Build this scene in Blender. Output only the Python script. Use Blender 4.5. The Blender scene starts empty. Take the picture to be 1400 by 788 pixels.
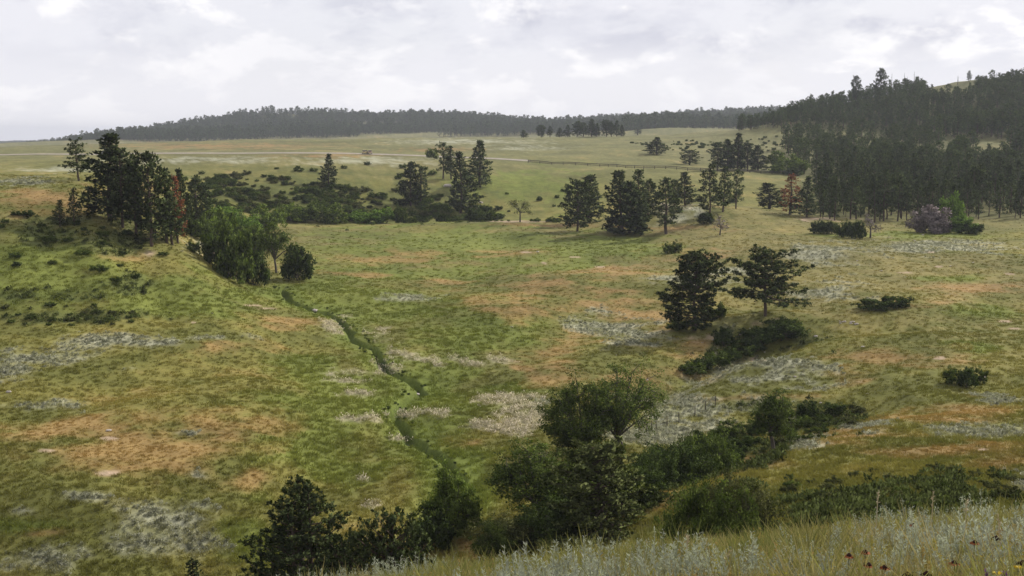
import bpy, math, random
import numpy as np
from mathutils import Vector, Matrix

SC = bpy.context.scene
RNG = np.random.default_rng(7)
random.seed(7)

# ------------------------------------------------------------------ camera
W0, H0, F = 1400.0, 788.0, 1572.0
PITCH = math.atan((394 - 185) / F)
SP, CP = math.sin(PITCH), math.cos(PITCH)
cam_d = bpy.data.cameras.new('camera')
cam = bpy.data.objects.new('camera', cam_d)
SC.collection.objects.link(cam)
cam_d.sensor_width = 36
cam_d.lens = 36 * F / W0
cam_d.clip_start = 0.1
cam_d.clip_end = 30000
cam.location = (0, 0, 0)
cam.rotation_euler = (math.pi / 2 - PITCH, 0, 0)
SC.camera = cam
SC.render.resolution_x, SC.render.resolution_y = 1024, 576

# ------------------------------------------------------------------ light
SUN_EL, SUN_AZ = math.radians(36), math.radians(50)    # azimuth clockwise from +Y (view direction)
sun_d = bpy.data.lights.new('sun', 'SUN')
sun_d.energy = 3.8
sun_d.angle = math.radians(1.2)
sun_d.color = (1.0, 0.945, 0.86)
sun = bpy.data.objects.new('sun', sun_d)
SC.collection.objects.link(sun)
sd = Vector((math.sin(SUN_AZ) * math.cos(SUN_EL), math.cos(SUN_AZ) * math.cos(SUN_EL), math.sin(SUN_EL)))
sun.rotation_euler = sd.to_track_quat('Z', 'Y').to_euler()

world = bpy.data.worlds.new('World')
SC.world = world
world.use_nodes = True


class NT:
    """small helper to write node trees"""
    def __init__(s, nt):
        s.nt = nt
        s.nt.nodes.clear()

    def n(s, typ, ins=None, **props):
        nd = s.nt.nodes.new(typ)
        for k, v in props.items():
            setattr(nd, k, v)
        for k, v in (ins or {}).items():
            sock = nd.inputs[k]
            if isinstance(v, bpy.types.NodeSocket):
                s.nt.links.new(v, sock)
            elif v is not None:
                sock.default_value = v
        return nd

    def math(s, op, a, b=0.0, clamp=False):
        return s.n('ShaderNodeMath', {0: a, 1: b}, operation=op, use_clamp=clamp).outputs[0]

    def mix(s, f, a, b):
        nd = s.n('ShaderNodeMix', data_type='RGBA')
        for i, v in ((0, f), (6, a), (7, b)):
            if isinstance(v, bpy.types.NodeSocket):
                s.nt.links.new(v, nd.inputs[i])
            else:
                nd.inputs[i].default_value = (v if i == 0 else (*v[:3], 1))
        return nd.outputs[2]

    def ramp(s, f, lo, hi, a=0.0, b=1.0):
        return s.n('ShaderNodeMapRange', {0: f, 1: lo, 2: hi, 3: a, 4: b}, interpolation_type='SMOOTHSTEP').outputs[0]

    def noise(s, vec, scale, detail=5, rough=0.55, dist=0.0, out=0):
        return s.n('ShaderNodeTexNoise', {'Vector': vec, 'Scale': scale, 'Detail': detail, 'Roughness': rough,
                                          'Distortion': dist}).outputs[out]


t = NT(world.node_tree)
sky = t.n('ShaderNodeTexSky', sky_type='NISHITA', sun_disc=False, sun_elevation=SUN_EL, sun_rotation=SUN_AZ,
          air_density=1.0, dust_density=2.0, ozone_density=1.0)
gen = t.n('ShaderNodeTexCoord').outputs['Generated']
sep = t.n('ShaderNodeSeparateXYZ', {0: gen})
zz = t.math('MAXIMUM', sep.outputs[2], 0.0)
den = t.math('ADD', zz, 0.45)
px = t.math('DIVIDE', sep.outputs[0], den)
py = t.math('DIVIDE', sep.outputs[1], den)
cv = t.n('ShaderNodeCombineXYZ', {0: px, 1: py, 2: 0.0}).outputs[0]
n1 = t.noise(cv, 6.0, 10, 0.60, 0.2)                # cumulus bodies
n2 = t.noise(t.n('ShaderNodeVectorMath', {0: cv, 1: (0.12, 0.25, 3.0)}, operation='ADD').outputs[0], 5.0, 9, 0.60, 0.2)
n3 = t.noise(cv, 1.7, 3, 0.5, 0.0)                  # large veils
veil = t.ramp(n3, 0.30, 0.62, 0.88, 1.0)
body = t.ramp(n1, 0.48, 0.60)
belly = t.ramp(n2, 0.46, 0.62)
skyc = t.n('ShaderNodeVectorMath', {0: sky.outputs[0], 3: 0.10}, operation='SCALE').outputs[0]
thin = (0.68, 0.68, 0.725)
c = t.mix(veil, skyc, thin)
bright = t.mix(t.ramp(n3, 0.35, 0.6), (0.75, 0.745, 0.77), (0.88, 0.865, 0.86))
c = t.mix(t.math('MULTIPLY', body, 0.85), c, bright)
bl = t.math('MULTIPLY', t.math('MULTIPLY', belly, t.ramp(zz, 0.02, 0.10)), t.ramp(n1, 0.44, 0.60, 0.35, 0.9))
c = t.mix(bl, c, (0.46, 0.47, 0.55))
hz = t.ramp(zz, 0.0, 0.09, 1.0, 0.0)
c = t.mix(t.math('MULTIPLY', hz, 0.75), c, (0.73, 0.72, 0.745))
hi = t.ramp(zz, 0.20, 0.9, 1.17, 0.85)
bg = t.n('ShaderNodeBackground', {'Color': c, 'Strength': hi})
t.n('ShaderNodeOutputWorld', {0: bg.outputs[0]})

SC.view_settings.view_transform = 'Standard'
SC.view_settings.look = 'None'
SC.view_settings.exposure = 0.16
SC.view_settings.gamma = 1.0
SC.view_settings.use_curve_mapping = False
SC.cycles.max_bounces = 5
SC.cycles.transparent_max_bounces = 4
SC.cycles.volume_bounces = 0


# ------------------------------------------------------------------ object helpers
def setp(o, label=None, cat=None, group=None, kind=None):
    if label: o['label'] = label
    if cat: o['category'] = cat
    if group: o['group'] = group
    if kind: o['kind'] = kind
    return o


def link(name, mesh, parent=None):
    o = bpy.data.objects.new(name, mesh)
    SC.collection.objects.link(o)
    if parent: o.parent = parent
    return o


def empty(name, loc, rz=0.0, scale=1.0, label=None, cat=None, group=None):
    o = bpy.data.objects.new(name, None)
    SC.collection.objects.link(o)
    o.location = loc
    o.rotation_euler = (0, 0, rz)
    o.scale = (scale,) * 3 if np.isscalar(scale) else scale
    return setp(o, label, cat, group)


def np_mesh(name, verts, faces, mats, smooth=False):
    """verts (N,3); faces: (M,4) or (M,3) int array, or list of such arrays"""
    if not isinstance(faces, list): faces = [faces]
    faces = [np.asarray(f, np.int32) for f in faces if len(f)]
    me = bpy.data.meshes.new(name)
    verts = np.asarray(verts, np.float32)
    me.vertices.add(len(verts))
    me.vertices.foreach_set('co', verts.ravel())
    idx = np.concatenate([f.ravel() for f in faces])
    tot = np.concatenate([np.full(len(f), f.shape[1], np.int32) for f in faces])
    start = np.concatenate([[0], np.cumsum(tot)[:-1]]).astype(np.int32)
    me.loops.add(len(idx))
    me.loops.foreach_set('vertex_index', idx)
    me.polygons.add(len(tot))
    me.polygons.foreach_set('loop_start', start)
    me.polygons.foreach_set('loop_total', tot)
    if smooth: me.polygons.foreach_set('use_smooth', np.ones(len(tot), bool))
    me.update(calc_edges=True)
    for m in (mats if isinstance(mats, (list, tuple)) else [mats]): me.materials.append(m)
    return me


# ------------------------------------------------------------------ noise
def _hash(ix, iy, seed):
    h = (ix.astype(np.int64) * 374761393 + iy.astype(np.int64) * 668265263 + seed * 1442695041) & 0xFFFFFFFF
    h = ((h ^ (h >> 13)) * 1274126177) & 0xFFFFFFFF
    return ((h ^ (h >> 16)) & 0xFFFF) / 65535.0


def vnoise(x, y, seed=0):
    x = np.asarray(x, float); y = np.asarray(y, float)
    ix, iy = np.floor(x), np.floor(y)
    fx, fy = x - ix, y - iy
    fx = fx * fx * fx * (fx * (fx * 6 - 15) + 10); fy = fy * fy * fy * (fy * (fy * 6 - 15) + 10)
    a, b = _hash(ix, iy, seed), _hash(ix + 1, iy, seed)
    c_, d = _hash(ix, iy + 1, seed), _hash(ix + 1, iy + 1, seed)
    return (a + (b - a) * fx) * (1 - fy) + (c_ + (d - c_) * fx) * fy


def fbm(x, y, lam, octv=4, seed=0, gain=0.5):
    s = 0; a = 1.0; tot = 0
    x = np.asarray(x, float) / lam; y = np.asarray(y, float) / lam
    for k in range(octv):
        s = s + a * (vnoise(x * .8 - y * .6 + 17.3 * k, x * .6 + y * .8 + 9.1 * k, seed + k) * 2 - 1)
        tot += a; a *= gain; x = x * 2.03; y = y * 2.03
    return s / tot * 1.6


def sst(x, a, b):
    q = np.clip((x - a) / (b - a), 0, 1)
    return q * q * (3 - 2 * q)


# ------------------------------------------------------------------ terrain heights
def ray(u, v):
    a, b = (u - 700) / F, (394 - v) / F
    y = CP + b * SP
    return a / y, (-SP + b * CP) / y        # X/Y, Z/Y


def v2q(v): return ray(700, v)[1]


COL = {
    -330: [(84, 788), (95, 690), (110, 600), (130, 520), (145, 470), (160, 410), (180, 335), (205, 265), (225, 250), (300, 246), (420, 225), (530, 212), (900, 201), (1150, 205), (4500, 198)],
    0: [(83, 788), (92, 690), (107, 600), (128, 520), (140, 480), (150, 455), (160, 408), (175, 345), (192, 293), (208, 262), (225, 253), (300, 245), (350, 237), (430, 224), (530, 212), (720, 204), (950, 201), (1150, 206), (1600, 202), (2400, 202), (4500, 197.5), (6000, 203)],
    130: [(84, 788), (93, 690), (110, 600), (130, 520), (145, 468), (152, 448), (163, 400), (180, 338), (196, 297), (212, 266), (232, 250), (290, 243), (380, 230), (480, 215), (525, 210.5), (750, 200), (920, 196), (1150, 204), (1600, 199), (2300, 197), (3000, 205)],
    215: [(85, 788), (95, 690), (111, 600), (131, 520), (148, 462), (158, 438), (170, 398), (186, 350), (200, 318), (212, 302), (225, 298), (250, 292), (300, 268), (370, 238), (450, 218), (522, 209.5), (800, 197), (900, 194), (1150, 203), (1600, 197), (2300, 182), (3000, 196)],
    265: [(85, 788), (95, 690), (111, 600), (131, 520), (150, 460), (161, 430), (174, 395), (188, 360), (200, 343), (210, 337), (235, 345), (262, 326), (300, 300), (345, 272), (395, 246), (450, 220), (522, 209.5), (820, 195), (900, 193), (1150, 203), (1600, 196), (2300, 175), (3000, 192)],
    330: [(84, 788), (94, 690), (110, 600), (130, 520), (158, 450), (173, 420), (190, 396), (205, 385), (222, 376), (250, 352), (285, 325), (330, 303), (345, 290), (362, 272), (385, 252), (420, 232), (455, 219), (520, 208.5), (820, 192), (900, 192), (1150, 202), (1600, 195), (2300, 165), (3000, 190)],
    400: [(83, 788), (95, 690), (113, 600), (137, 520), (157, 470), (178, 430), (202, 400), (225, 380), (252, 355), (285, 330), (330, 308), (342, 307), (352, 300), (368, 275), (390, 250), (416, 230), (460, 217), (524, 208), (830, 191.5), (900, 192), (1150, 202), (1600, 195), (2300, 159), (3000, 190)],
    520: [(80, 788), (97, 690), (115, 600), (140, 520), (165, 460), (205, 400), (262, 350), (315, 320), (343, 305), (352, 307), (362, 304), (380, 290), (398, 266), (424, 240), (465, 222), (530, 210.5), (850, 190.5), (920, 191), (1150, 202), (1600, 194), (2300, 167), (3000, 190)],
    620: [(84, 748), (95, 690), (116, 600), (143, 520), (168, 460), (208, 400), (262, 350), (315, 320), (343, 304), (351, 307), (362, 303), (385, 290), (408, 260), (437, 236), (480, 221), (545, 214), (860, 189), (930, 190), (1150, 202), (1600, 193), (2300, 168), (3000, 190)],
    700: [(80, 752), (94, 690), (108, 620), (125, 560), (148, 500), (172, 450), (205, 400), (255, 350), (305, 320), (335, 304), (345, 308), (357, 302), (388, 283), (428, 249), (480, 227), (515, 219), (650, 200), (860, 188), (930, 190), (1150, 201), (1600, 192), (2300, 172), (3000, 190)],
    800: [(80, 745), (92, 690), (103, 640), (114, 600), (133, 540), (158, 480), (190, 420), (235, 370), (285, 332), (318, 312), (338, 303), (350, 304), (368, 298), (400, 271), (448, 240), (500, 226), (620, 205), (880, 187), (950, 189), (1150, 199), (1500, 190), (2000, 182), (2350, 172), (3000, 190)],
    880: [(52, 815), (66, 745), (82, 692), (95, 678), (105, 640), (112, 614), (120, 590), (138, 540), (152, 500), (172, 460), (192, 420), (232, 370), (280, 333), (308, 316), (325, 300), (340, 291), (354, 287), (368, 293), (412, 258), (485, 230), (610, 205), (860, 185), (940, 188), (1100, 190), (1400, 178), (1600, 173), (1800, 181), (2350, 165), (3000, 190)],
    960: [(50, 804), (68, 722), (78, 692), (88, 667), (97, 692), (106, 652), (114, 625), (122, 594), (130, 560), (145, 520), (160, 480), (176, 448), (195, 410), (225, 370), (265, 336), (305, 311), (328, 292), (346, 281), (360, 281), (380, 276), (428, 252), (490, 233), (560, 216), (640, 200), (830, 181), (930, 186), (1100, 188), (1400, 175), (1600, 172), (1800, 178), (2350, 159), (3000, 190)],
    1040: [(48, 798), (62, 722), (72, 688), (83, 652), (92, 630), (100, 650), (108, 628), (114, 608), (121, 588), (129, 558), (138, 526), (147, 505), (157, 488), (167, 464), (177, 439), (188, 424), (202, 400), (222, 370), (240, 350), (265, 334), (300, 311), (333, 291), (350, 284), (368, 284), (430, 256), (500, 236), (570, 215), (680, 195), (800, 177), (900, 182), (1100, 188), (1500, 176), (1800, 172), (2350, 155), (3000, 190)],
    1100: [(46, 792), (58, 718), (68, 688), (80, 650), (95, 610), (104, 624), (113, 599), (122, 570), (136, 530), (147, 500), (160, 470), (174, 440), (196, 400), (216, 371), (238, 349), (253, 335), (266, 333), (290, 324), (323, 302), (345, 294), (368, 292), (420, 266), (500, 238), (570, 214), (660, 192), (690, 180), (745, 160), (800, 150), (900, 160), (1200, 185), (2300, 160), (3000, 190)],
    1180: [(46, 786), (60, 702), (75, 650), (88, 612), (98, 587), (107, 590), (120, 560), (135, 520), (150, 480), (170, 440), (193, 400), (214, 370), (240, 346), (275, 328), (315, 313), (345, 300), (370, 290), (420, 268), (490, 240), (560, 214), (640, 194), (680, 184), (730, 160), (785, 138), (900, 150), (1200, 185), (3000, 190)],
    1260: [(45, 780), (58, 702), (73, 650), (90, 601), (102, 573), (118, 540), (135, 500), (155, 460), (178, 420), (205, 380), (235, 350), (280, 326), (320, 311), (355, 298), (400, 276), (430, 262), (500, 232), (570, 208), (620, 195), (660, 180), (710, 150), (775, 122), (900, 140), (1200, 185), (3000, 190)],
    1320: [(44, 776), (59, 694), (74, 645), (90, 598), (105, 566), (120, 534), (138, 496), (158, 458), (182, 418), (208, 380), (236, 350), (280, 327), (320, 311), (355, 298), (420, 266), (490, 234), (560, 206), (620, 185), (650, 172), (700, 136), (770, 111), (900, 130), (1200, 185), (3000, 190)],
    1400: [(43, 772), (60, 688), (75, 640), (90, 598), (108, 559), (127, 520), (147, 480), (170, 440), (195, 400), (225, 362), (270, 331), (315, 312), (345, 300), (410, 270), (480, 240), (550, 210), (620, 180), (650, 168), (700, 135), (760, 110), (900, 130), (1200, 185), (3000, 190)],
    1700: [(43, 766), (60, 680), (90, 595), (127, 518), (170, 440), (225, 362), (315, 312), (345, 300), (480, 240), (620, 175), (700, 130), (760, 105), (1200, 150), (3000, 190)],
}
_P = []
for u, prof in COL.items():
    for D, v in prof:
        a, q = ray(u, v)
        _P.append((math.atan(a), math.log(D), q))
# the near hill: profile by column, crest about 13 m out
for u, vc in ((-300, 860), (0, 845), (200, 825), (400, 797), (480, 788), (600, 774), (700, 764), (800, 756), (900, 747), (1000, 739), (1100, 731), (1200, 722), (1300, 714), (1400, 706), (1650, 690)):
    a, q = ray(u, vc + 38 + 14 * max(0, (900 - u) / 500))
    th = math.atan(a)
    for D, qq in ((1.5, -1.15), (3, q - .24), (5, q - .125), (8, q - .042), (11, q - .008), (13.5, q), (17, q - .012), (24, q - .04)):
        _P.append((th, math.log(D), qq))
    if u < 850:
        for D, dq in ((36, -.075), (55, -.07 if u > 500 else -.04)): _P.append((th, math.log(D), q + dq))
for th in (-.8, .8):
    for D, q in ((13, -.37), (40, -.42), (90, -.35), (150, -.17), (250, -.05), (500, -.01), (1000, 0.0), (3000, 0), (8000, -.005)):
        _P.append((th, math.log(D), q))
for u in (0, 300, 600, 900, 1200, 1400):
    a, _ = ray(u, 200)
    _P.append((math.atan(a), math.log(9000), -.006))
for u, D, v in ((60, 2300, 207), (60, 3000, 208), (100, 2300, 202), (160, 2300, 192), (200, 2300, 187), (300, 2300, 169), (340, 2300, 162), (380, 2300, 159), (430, 2300, 164), (480, 2300, 167), (560, 2300, 168), (600, 2300, 166), (660, 2300, 165), (740, 2300, 177), (770, 2350, 176), (840, 2350, 168)):
    a, q = ray(u, v)
    _P.append((math.atan(a), math.log(D), q))
_P = np.array(_P)
# merge points that would coincide
_C = 0.025


def _ker(A, B):
    d = (A[:, None, 0] - B[None, :, 0]) ** 2 + (A[:, None, 1] - B[None, :, 1]) ** 2
    return np.sqrt(d + _C * _C)


_n = len(_P)
_A = np.zeros((_n + 3, _n + 3))
_A[:_n, :_n] = _ker(_P[:, :2], _P[:, :2]) - np.eye(_n) * 0.0012
_A[:_n, _n] = 1; _A[:_n, _n + 1:] = _P[:, :2]
_A[_n:, :_n] = _A[:_n, _n:].T
_w = np.linalg.solve(_A, np.concatenate([_P[:, 2], [0, 0, 0]]))


def _q(th, s):
    out = np.empty(len(th))
    for i in range(0, len(th), 20000):
        B = np.stack([th[i:i + 20000], s[i:i + 20000]], 1)
        out[i:i + 20000] = _ker(B, _P[:, :2]) @ _w[:_n] + _w[_n] + B @ _w[_n + 1:]
    return out


def land0(X, Y):
    """broad shape of the land"""
    X = np.atleast_1d(np.asarray(X, float)); Y = np.atleast_1d(np.asarray(Y, float))
    sh = X.shape
    X = X.ravel(); Y = Y.ravel()
    R = np.hypot(X, Y); th = np.arctan2(X, Y)
    thc = np.clip(th, -.8, .8)
    D = np.maximum(R * np.cos(thc), 1.5)
    z = _q(thc, np.log(D)) * D
    w = sst(np.abs(th), .8, 2.6)
    if (w > 0).any():
        k = w > 0
        zm = (_q(np.full(k.sum(), .8), np.log(D[k])) + _q(np.full(k.sum(), -.8), np.log(D[k]))) * .5 * D[k]
        z[k] = z[k] * (1 - w[k]) + zm * w[k]
    nr = sst(R, 0.5, 3.0)
    z = z * nr + -1.65 * (1 - nr)
    f = sst(R, 20, 90)
    z = z + f * (fbm(X, Y, 30, 3, 3) * .55 + fbm(X, Y, 8, 3, 11) * .17 + fbm(X, Y, 2.2, 2, 17) * .045)
    z = z + sst(R, 300, 1200) * (fbm(X, Y, 120, 4, 5) * 1.5 - .3) * sst(R, 200, 700)
    z = z + sst(R, 1300, 2200) * fbm(X, Y, 260, 4, 8) * 7.0
    z = z + (1 - f) * fbm(X, Y, 1.1, 3, 23) * .035
    # rough wooded / shrubby slopes
    return z.reshape(sh)


def hit(u, v, fn=None, dmin=40, dmax=5000):
    """first point of the land seen through pixel (u, v) of the photograph"""
    fn = fn or land0
    a, q = ray(u, v)
    D = np.exp(np.linspace(math.log(dmin), math.log(dmax), 1500))
    z = fn(a * D, D)
    k = np.nonzero(z >= q * D)[0]
    if len(k) == 0:
        k = [int(np.argmax(z / D))]
    d = D[k[0]]
    return np.array([a * d, d, float(fn(np.array([a * d]), np.array([d]))[0])])


def proj(X, Y, Z):
    dep = Y * CP - Z * SP
    dep = np.where(dep > .01, dep, .01)
    up = Y * SP + Z * CP
    return 700 + F * X / dep, 394 - F * up / dep


def seg_dist(X, Y, pl):
    """distance to a polyline and the arc parameter"""
    best = np.full(np.shape(X), 1e9); par = np.zeros(np.shape(X))
    L = 0
    for (x0, y0), (x1, y1) in zip(pl[:-1], pl[1:]):
        dx, dy = x1 - x0, y1 - y0
        l2 = dx * dx + dy * dy + 1e-9
        tt = np.clip(((X - x0) * dx + (Y - y0) * dy) / l2, 0, 1)
        d = np.hypot(X - x0 - tt * dx, Y - y0 - tt * dy)
        k = d < best
        best = np.where(k, d, best); par = np.where(k, L + tt * math.sqrt(l2), par)
        L += math.sqrt(l2)
    return best, par


BUMPS = [(*hit(u, v)[:2], rx, ry, h) for u, v, rx, ry, h in ((1112, 352, 15, 7, 1.7), (1048, 442, 7, 6, 1.6), (950, 457, 7, 6, 1.1), (925, 294, 15, 10, 1.6), (560, 410, 16, 4, .9), (150, 690, 8, 4, .6), (1052, 504, 13, 4, 1.0),
                                                          (820, 380, 14, 8, .8), (470, 340, 18, 9, .8), (250, 560, 12, 6, .6), (1250, 470, 16, 7, .8), (640, 430, 10, 6, .6))]
SWALES = [([tuple(hit(u, v)[:2]) for u, v in pl], w, d) for pl, w, d in (
    ([(1078, 466), (1010, 490), (940, 514), (890, 540)], 4, 1.9), ([(900, 400), (800, 440), (720, 480), (640, 520)], 7, 1.1), ([(60, 560), (200, 520), (330, 500), (430, 470)], 6, .8),
    ([(700, 330), (640, 370), (600, 400), (520, 440)], 7, .9), ([(1400, 420), (1300, 440), (1200, 450), (1120, 445)], 6, .9), ([(300, 730), (430, 640), (540, 590)], 6, .8),
    ([(60, 300), (90, 360), (110, 430)], 4, 1.2), ([(175, 335), (200, 380), (230, 430)], 4, 1.2), ([(1380, 520), (1280, 545), (1190, 560)], 5, .9))]


def base_z(X, Y):
    """the land with its knolls and swales, before creek and track are cut in"""
    X = np.atleast_1d(np.asarray(X, float)); Y = np.atleast_1d(np.asarray(Y, float))
    z = land0(X, Y)
    k = (Y > 60) & (Y < 400) & (np.abs(X) < 160)
    if k.any():
        x, y = X[k], Y[k]; dz = np.zeros(x.shape)
        for bx, by, rx, ry, h in BUMPS: dz += h * np.exp(-((x - bx) / rx) ** 2 - ((y - by) / ry) ** 2)
        for pl, w, d in SWALES: dz -= d * np.exp(-(seg_dist(x, y, pl)[0] / w) ** 2)
        z[k] = z[k] + dz
    return z


CREEK_PX = [(386, 392), (390, 404), (402, 413), (428, 422), (446, 427), (466, 438), (482, 450), (487, 462), (505, 474), (520, 487),
            (530, 500), (548, 512), (562, 522), (571, 536), (560, 546), (541, 558), (536, 570), (552, 585), (573, 602), (592, 618), (612, 634), (622, 652), (618, 690), (606, 722)]
CREEK = [tuple(hit(u, v, base_z)[:2]) for u, v in CREEK_PX]
# round the corners
for _ in range(2):
    n_ = [CREEK[0]]
    for p0, p1 in zip(CREEK[:-1], CREEK[1:]):
        n_ += [tuple(.75 * np.array(p0) + .25 * np.array(p1)), tuple(.25 * np.array(p0) + .75 * np.array(p1))]
    CREEK = n_ + [CREEK[-1]]
CX0, CX1 = min(p[0] for p in CREEK) - 8, max(p[0] for p in CREEK) + 8
CY0, CY1 = min(p[1] for p in CREEK) - 8, max(p[1] for p in CREEK) + 8


def creek_d(X, Y):
    d = np.full(np.shape(X), 1e3)
    k = (X > CX0) & (X < CX1) & (Y > CY0) & (Y < CY1)
    if k.any():
        Xk, Yk = X[k], Y[k]
        Xk = Xk + fbm(Xk, Yk, 5, 2, 41) * .8
        d[k] = seg_dist(Xk, Yk, CREEK)[0]
    return d


ROAD_PX = [(-120, 213), (0, 212), (100, 211), (200, 210), (300, 209), (400, 208.5), (470, 210), (560, 212.5), (640, 215), (720, 220.5)]


def hit_far(u, v): return hit(u, v, base_z, 400, 900)


ROAD = [tuple(hit_far(u, v)[:2]) for u, v in ROAD_PX]
_rd = np.array(ROAD)
_c = np.polyfit(_rd[:, 0], _rd[:, 1], 4)
ROADX = np.linspace(_rd[0, 0] - 60, _rd[-1, 0] + 2, 120)
ROADY = np.polyval(_c, np.clip(ROADX, _rd[0, 0], _rd[-1, 0]))
RMID_Z = base_z(ROADX, ROADY)
_ker5 = np.ones(9) / 9
RMID_Z = np.convolve(np.pad(RMID_Z, 4, mode='edge'), _ker5, 'valid')


def ground(X, Y):
    X = np.atleast_1d(np.asarray(X, float)); Y = np.atleast_1d(np.asarray(Y, float))
    z = base_z(X, Y)
    d = creek_d(X, Y)
    z = z - 1.15 * (1 - sst(d, .15, .80)) - .25 * (1 - sst(d, 1, 3.5))
    k = (Y > 380) & (Y < 700) & (X > ROADX[0]) & (X < ROADX[-1])
    if k.any():
        yr = np.interp(X[k], ROADX, ROADY); zr = np.interp(X[k], ROADX, RMID_Z)
        w = 1 - sst(np.abs(Y[k] - yr), 7, 18)
        z[k] = z[k] * (1 - w) + (zr - .12 + .055 * np.clip(Y[k] - yr, -9, 9)) * w
    return z


def gz(x, y): return float(ground(np.array([x]), np.array([y]))[0])


def at(u, v, **kw): return hit(u, v, ground, **kw)


# ------------------------------------------------------------------ what grows where (patches found on the ground)
PATCH = dict(
    sage=[(960, 560, 90, 26), (890, 585, 60, 22), (1060, 520, 90, 16), (50, 488, 105, 20), (15, 515, 50, 16), (170, 468, 70, 9), (290, 462, 60, 9), (235, 715, 62, 40), (200, 745, 90, 25), (90, 768, 110, 22), (120, 677, 60, 12), (285, 690, 30, 14),
          (262, 592, 22, 6), (268, 650, 22, 8), (60, 555, 60, 9), (40, 249, 70, 5), (280, 219, 140, 5), (500, 220, 110, 5), (640, 194, 120, 4), (720, 203, 60, 4),
          (1130, 348, 62, 13), (1270, 338, 120, 10), (1130, 400, 70, 14), (950, 545, 110, 20), (1040, 502, 60, 16), (890, 590, 50, 12), (830, 455, 70, 20), (960, 385, 60, 9),
          (1340, 590, 70, 14), (1170, 585, 60, 7), (925, 290, 45, 12), (1000, 372, 50, 7), (1350, 545, 40, 6), (560, 408, 45, 4), (290, 338, 30, 10), (1090, 605, 50, 9), (860, 600, 40, 10),
          (1395, 660, 30, 16), (30, 700, 30, 6), (100, 232, 90, 4), (990, 455, 30, 14), (735, 555, 30, 8)],
    dry=[(1290, 572, 130, 7), (1150, 592, 90, 8), (1040, 632, 70, 9), (560, 350, 50, 9), (600, 385, 55, 11), (520, 355, 60, 7), (180, 600, 190, 38), (320, 580, 80, 20), (300, 480, 80, 14), (60, 600, 70, 20), (230, 640, 80, 24), (760, 490, 45, 26),
         (720, 425, 60, 18), (725, 510, 30, 18), (955, 352, 65, 9), (900, 520, 70, 12), (1000, 545, 90, 9), (1120, 603, 70, 9), (60, 268, 90, 14), (90, 285, 60, 10), (1380, 640, 50, 18), (1280, 615, 90, 9),
         (750, 392, 60, 13), (690, 345, 60, 5), (830, 372, 60, 8), (395, 440, 45, 9), (1200, 490, 110, 14), (1310, 560, 90, 10), (300, 200, 170, 4), (450, 213, 80, 2.5), (600, 205, 60, 3), (1010, 645, 40, 12),
         (640, 605, 30, 12), (670, 420, 40, 12), (860, 400, 60, 10), (1150, 520, 60, 10), (330, 655, 40, 12), (170, 350, 60, 7), (480, 375, 40, 6), (200, 255, 60, 7), (870, 430, 60, 16), (960, 480, 60, 16),
         (900, 690, 45, 16), (1350, 395, 80, 7), (1250, 415, 60, 6), (150, 640, 60, 14), (70, 730, 50, 8), (560, 760, 60, 18), (640, 748, 50, 12), (800, 420, 50, 10), (900, 312, 90, 4), (740, 308, 80, 3)],
    flower=[(525, 465, 27, 11), (568, 490, 38, 15), (600, 500, 15, 7), (498, 507, 45, 9), (455, 447, 22, 11), (520, 450, 20, 5), (480, 523, 35, 5), (515, 577, 42, 6), (555, 602, 22, 5), (582, 568, 25, 9),
            (700, 560, 50, 20), (715, 585, 35, 14), (737, 625, 22, 8), (690, 495, 60, 7), (505, 690, 20, 6), (640, 490, 25, 4), (495, 655, 14, 5), (730, 545, 25, 8), (468, 432, 16, 4), (660, 580, 20, 7), (508, 540, 40, 4)],
    lush=[(620, 345, 240, 40), (480, 420, 110, 30), (820, 340, 120, 25), (60, 370, 160, 50), (230, 400, 120, 35), (500, 560, 130, 60), (600, 540, 60, 70), (630, 640, 70, 60), (420, 600, 120, 60), (650, 445, 110, 25), (430, 520, 80, 40), (640, 325, 170, 14), (350, 402, 60, 12), (720, 255, 110, 22), (450, 390, 60, 25), (650, 470, 60, 25),
          (350, 740, 60, 35), (1350, 430, 80, 14), (1330, 480, 60, 10), (880, 345, 80, 10), (800, 330, 100, 9), (470, 640, 90, 30), (700, 530, 60, 12), (90, 360, 110, 22), (240, 420, 120, 16), (1240, 322, 150, 5), (1300, 380, 60, 6), (560, 420, 80, 15), (40, 720, 90, 12)],
    scrub=[(420, 264, 190, 30), (600, 272, 80, 26), (150, 330, 80, 18), (50, 400, 90, 12), (440, 268, 130, 22), (560, 268, 60, 22), (330, 260, 50, 20), (60, 325, 70, 14), (120, 433, 140, 10), (980, 625, 110, 30), (1075, 460, 50, 16), (1200, 690, 240, 28), (1010, 700, 80, 24), (1100, 575, 60, 18),
           (620, 285, 50, 16), (640, 300, 60, 5), (170, 385, 60, 14), (240, 300, 60, 18), (860, 680, 60, 30), (1010, 480, 60, 12), (1020, 560, 50, 12), (900, 640, 60, 26), (720, 725, 60, 20), (90, 300, 60, 10)],
    bare=[(1283, 490, 9, 2.4), (1375, 440, 10, 1.8), (1386, 450, 9, 1.6), (1285, 365, 8, 1.6), (1383, 375, 7, 1.4), (718, 345, 9, 1.3), (787, 352, 9, 1.3), (742, 360, 5, 1.3), (820, 365, 8, 1.2), (147, 647, 20, 4.5),
          (1060, 445, 20, 6), (345, 418, 18, 1.4), (365, 422, 16, 1.4), (430, 427, 8, 2), (1035, 492, 10, 4), (265, 441, 6, 1.4), (700, 303, 60, 1.2), (1120, 300, 40, 3), (150, 600, 14, 3), (62, 617, 14, 3), (950, 462, 55, 14),
          (1040, 442, 30, 8), (1345, 615, 8, 2), (290, 347, 16, 9), (925, 283, 30, 6), (1270, 345, 10, 1.2), (1235, 373, 12, 1), (205, 345, 14, 6)],
)
SOIL = {}
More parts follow.
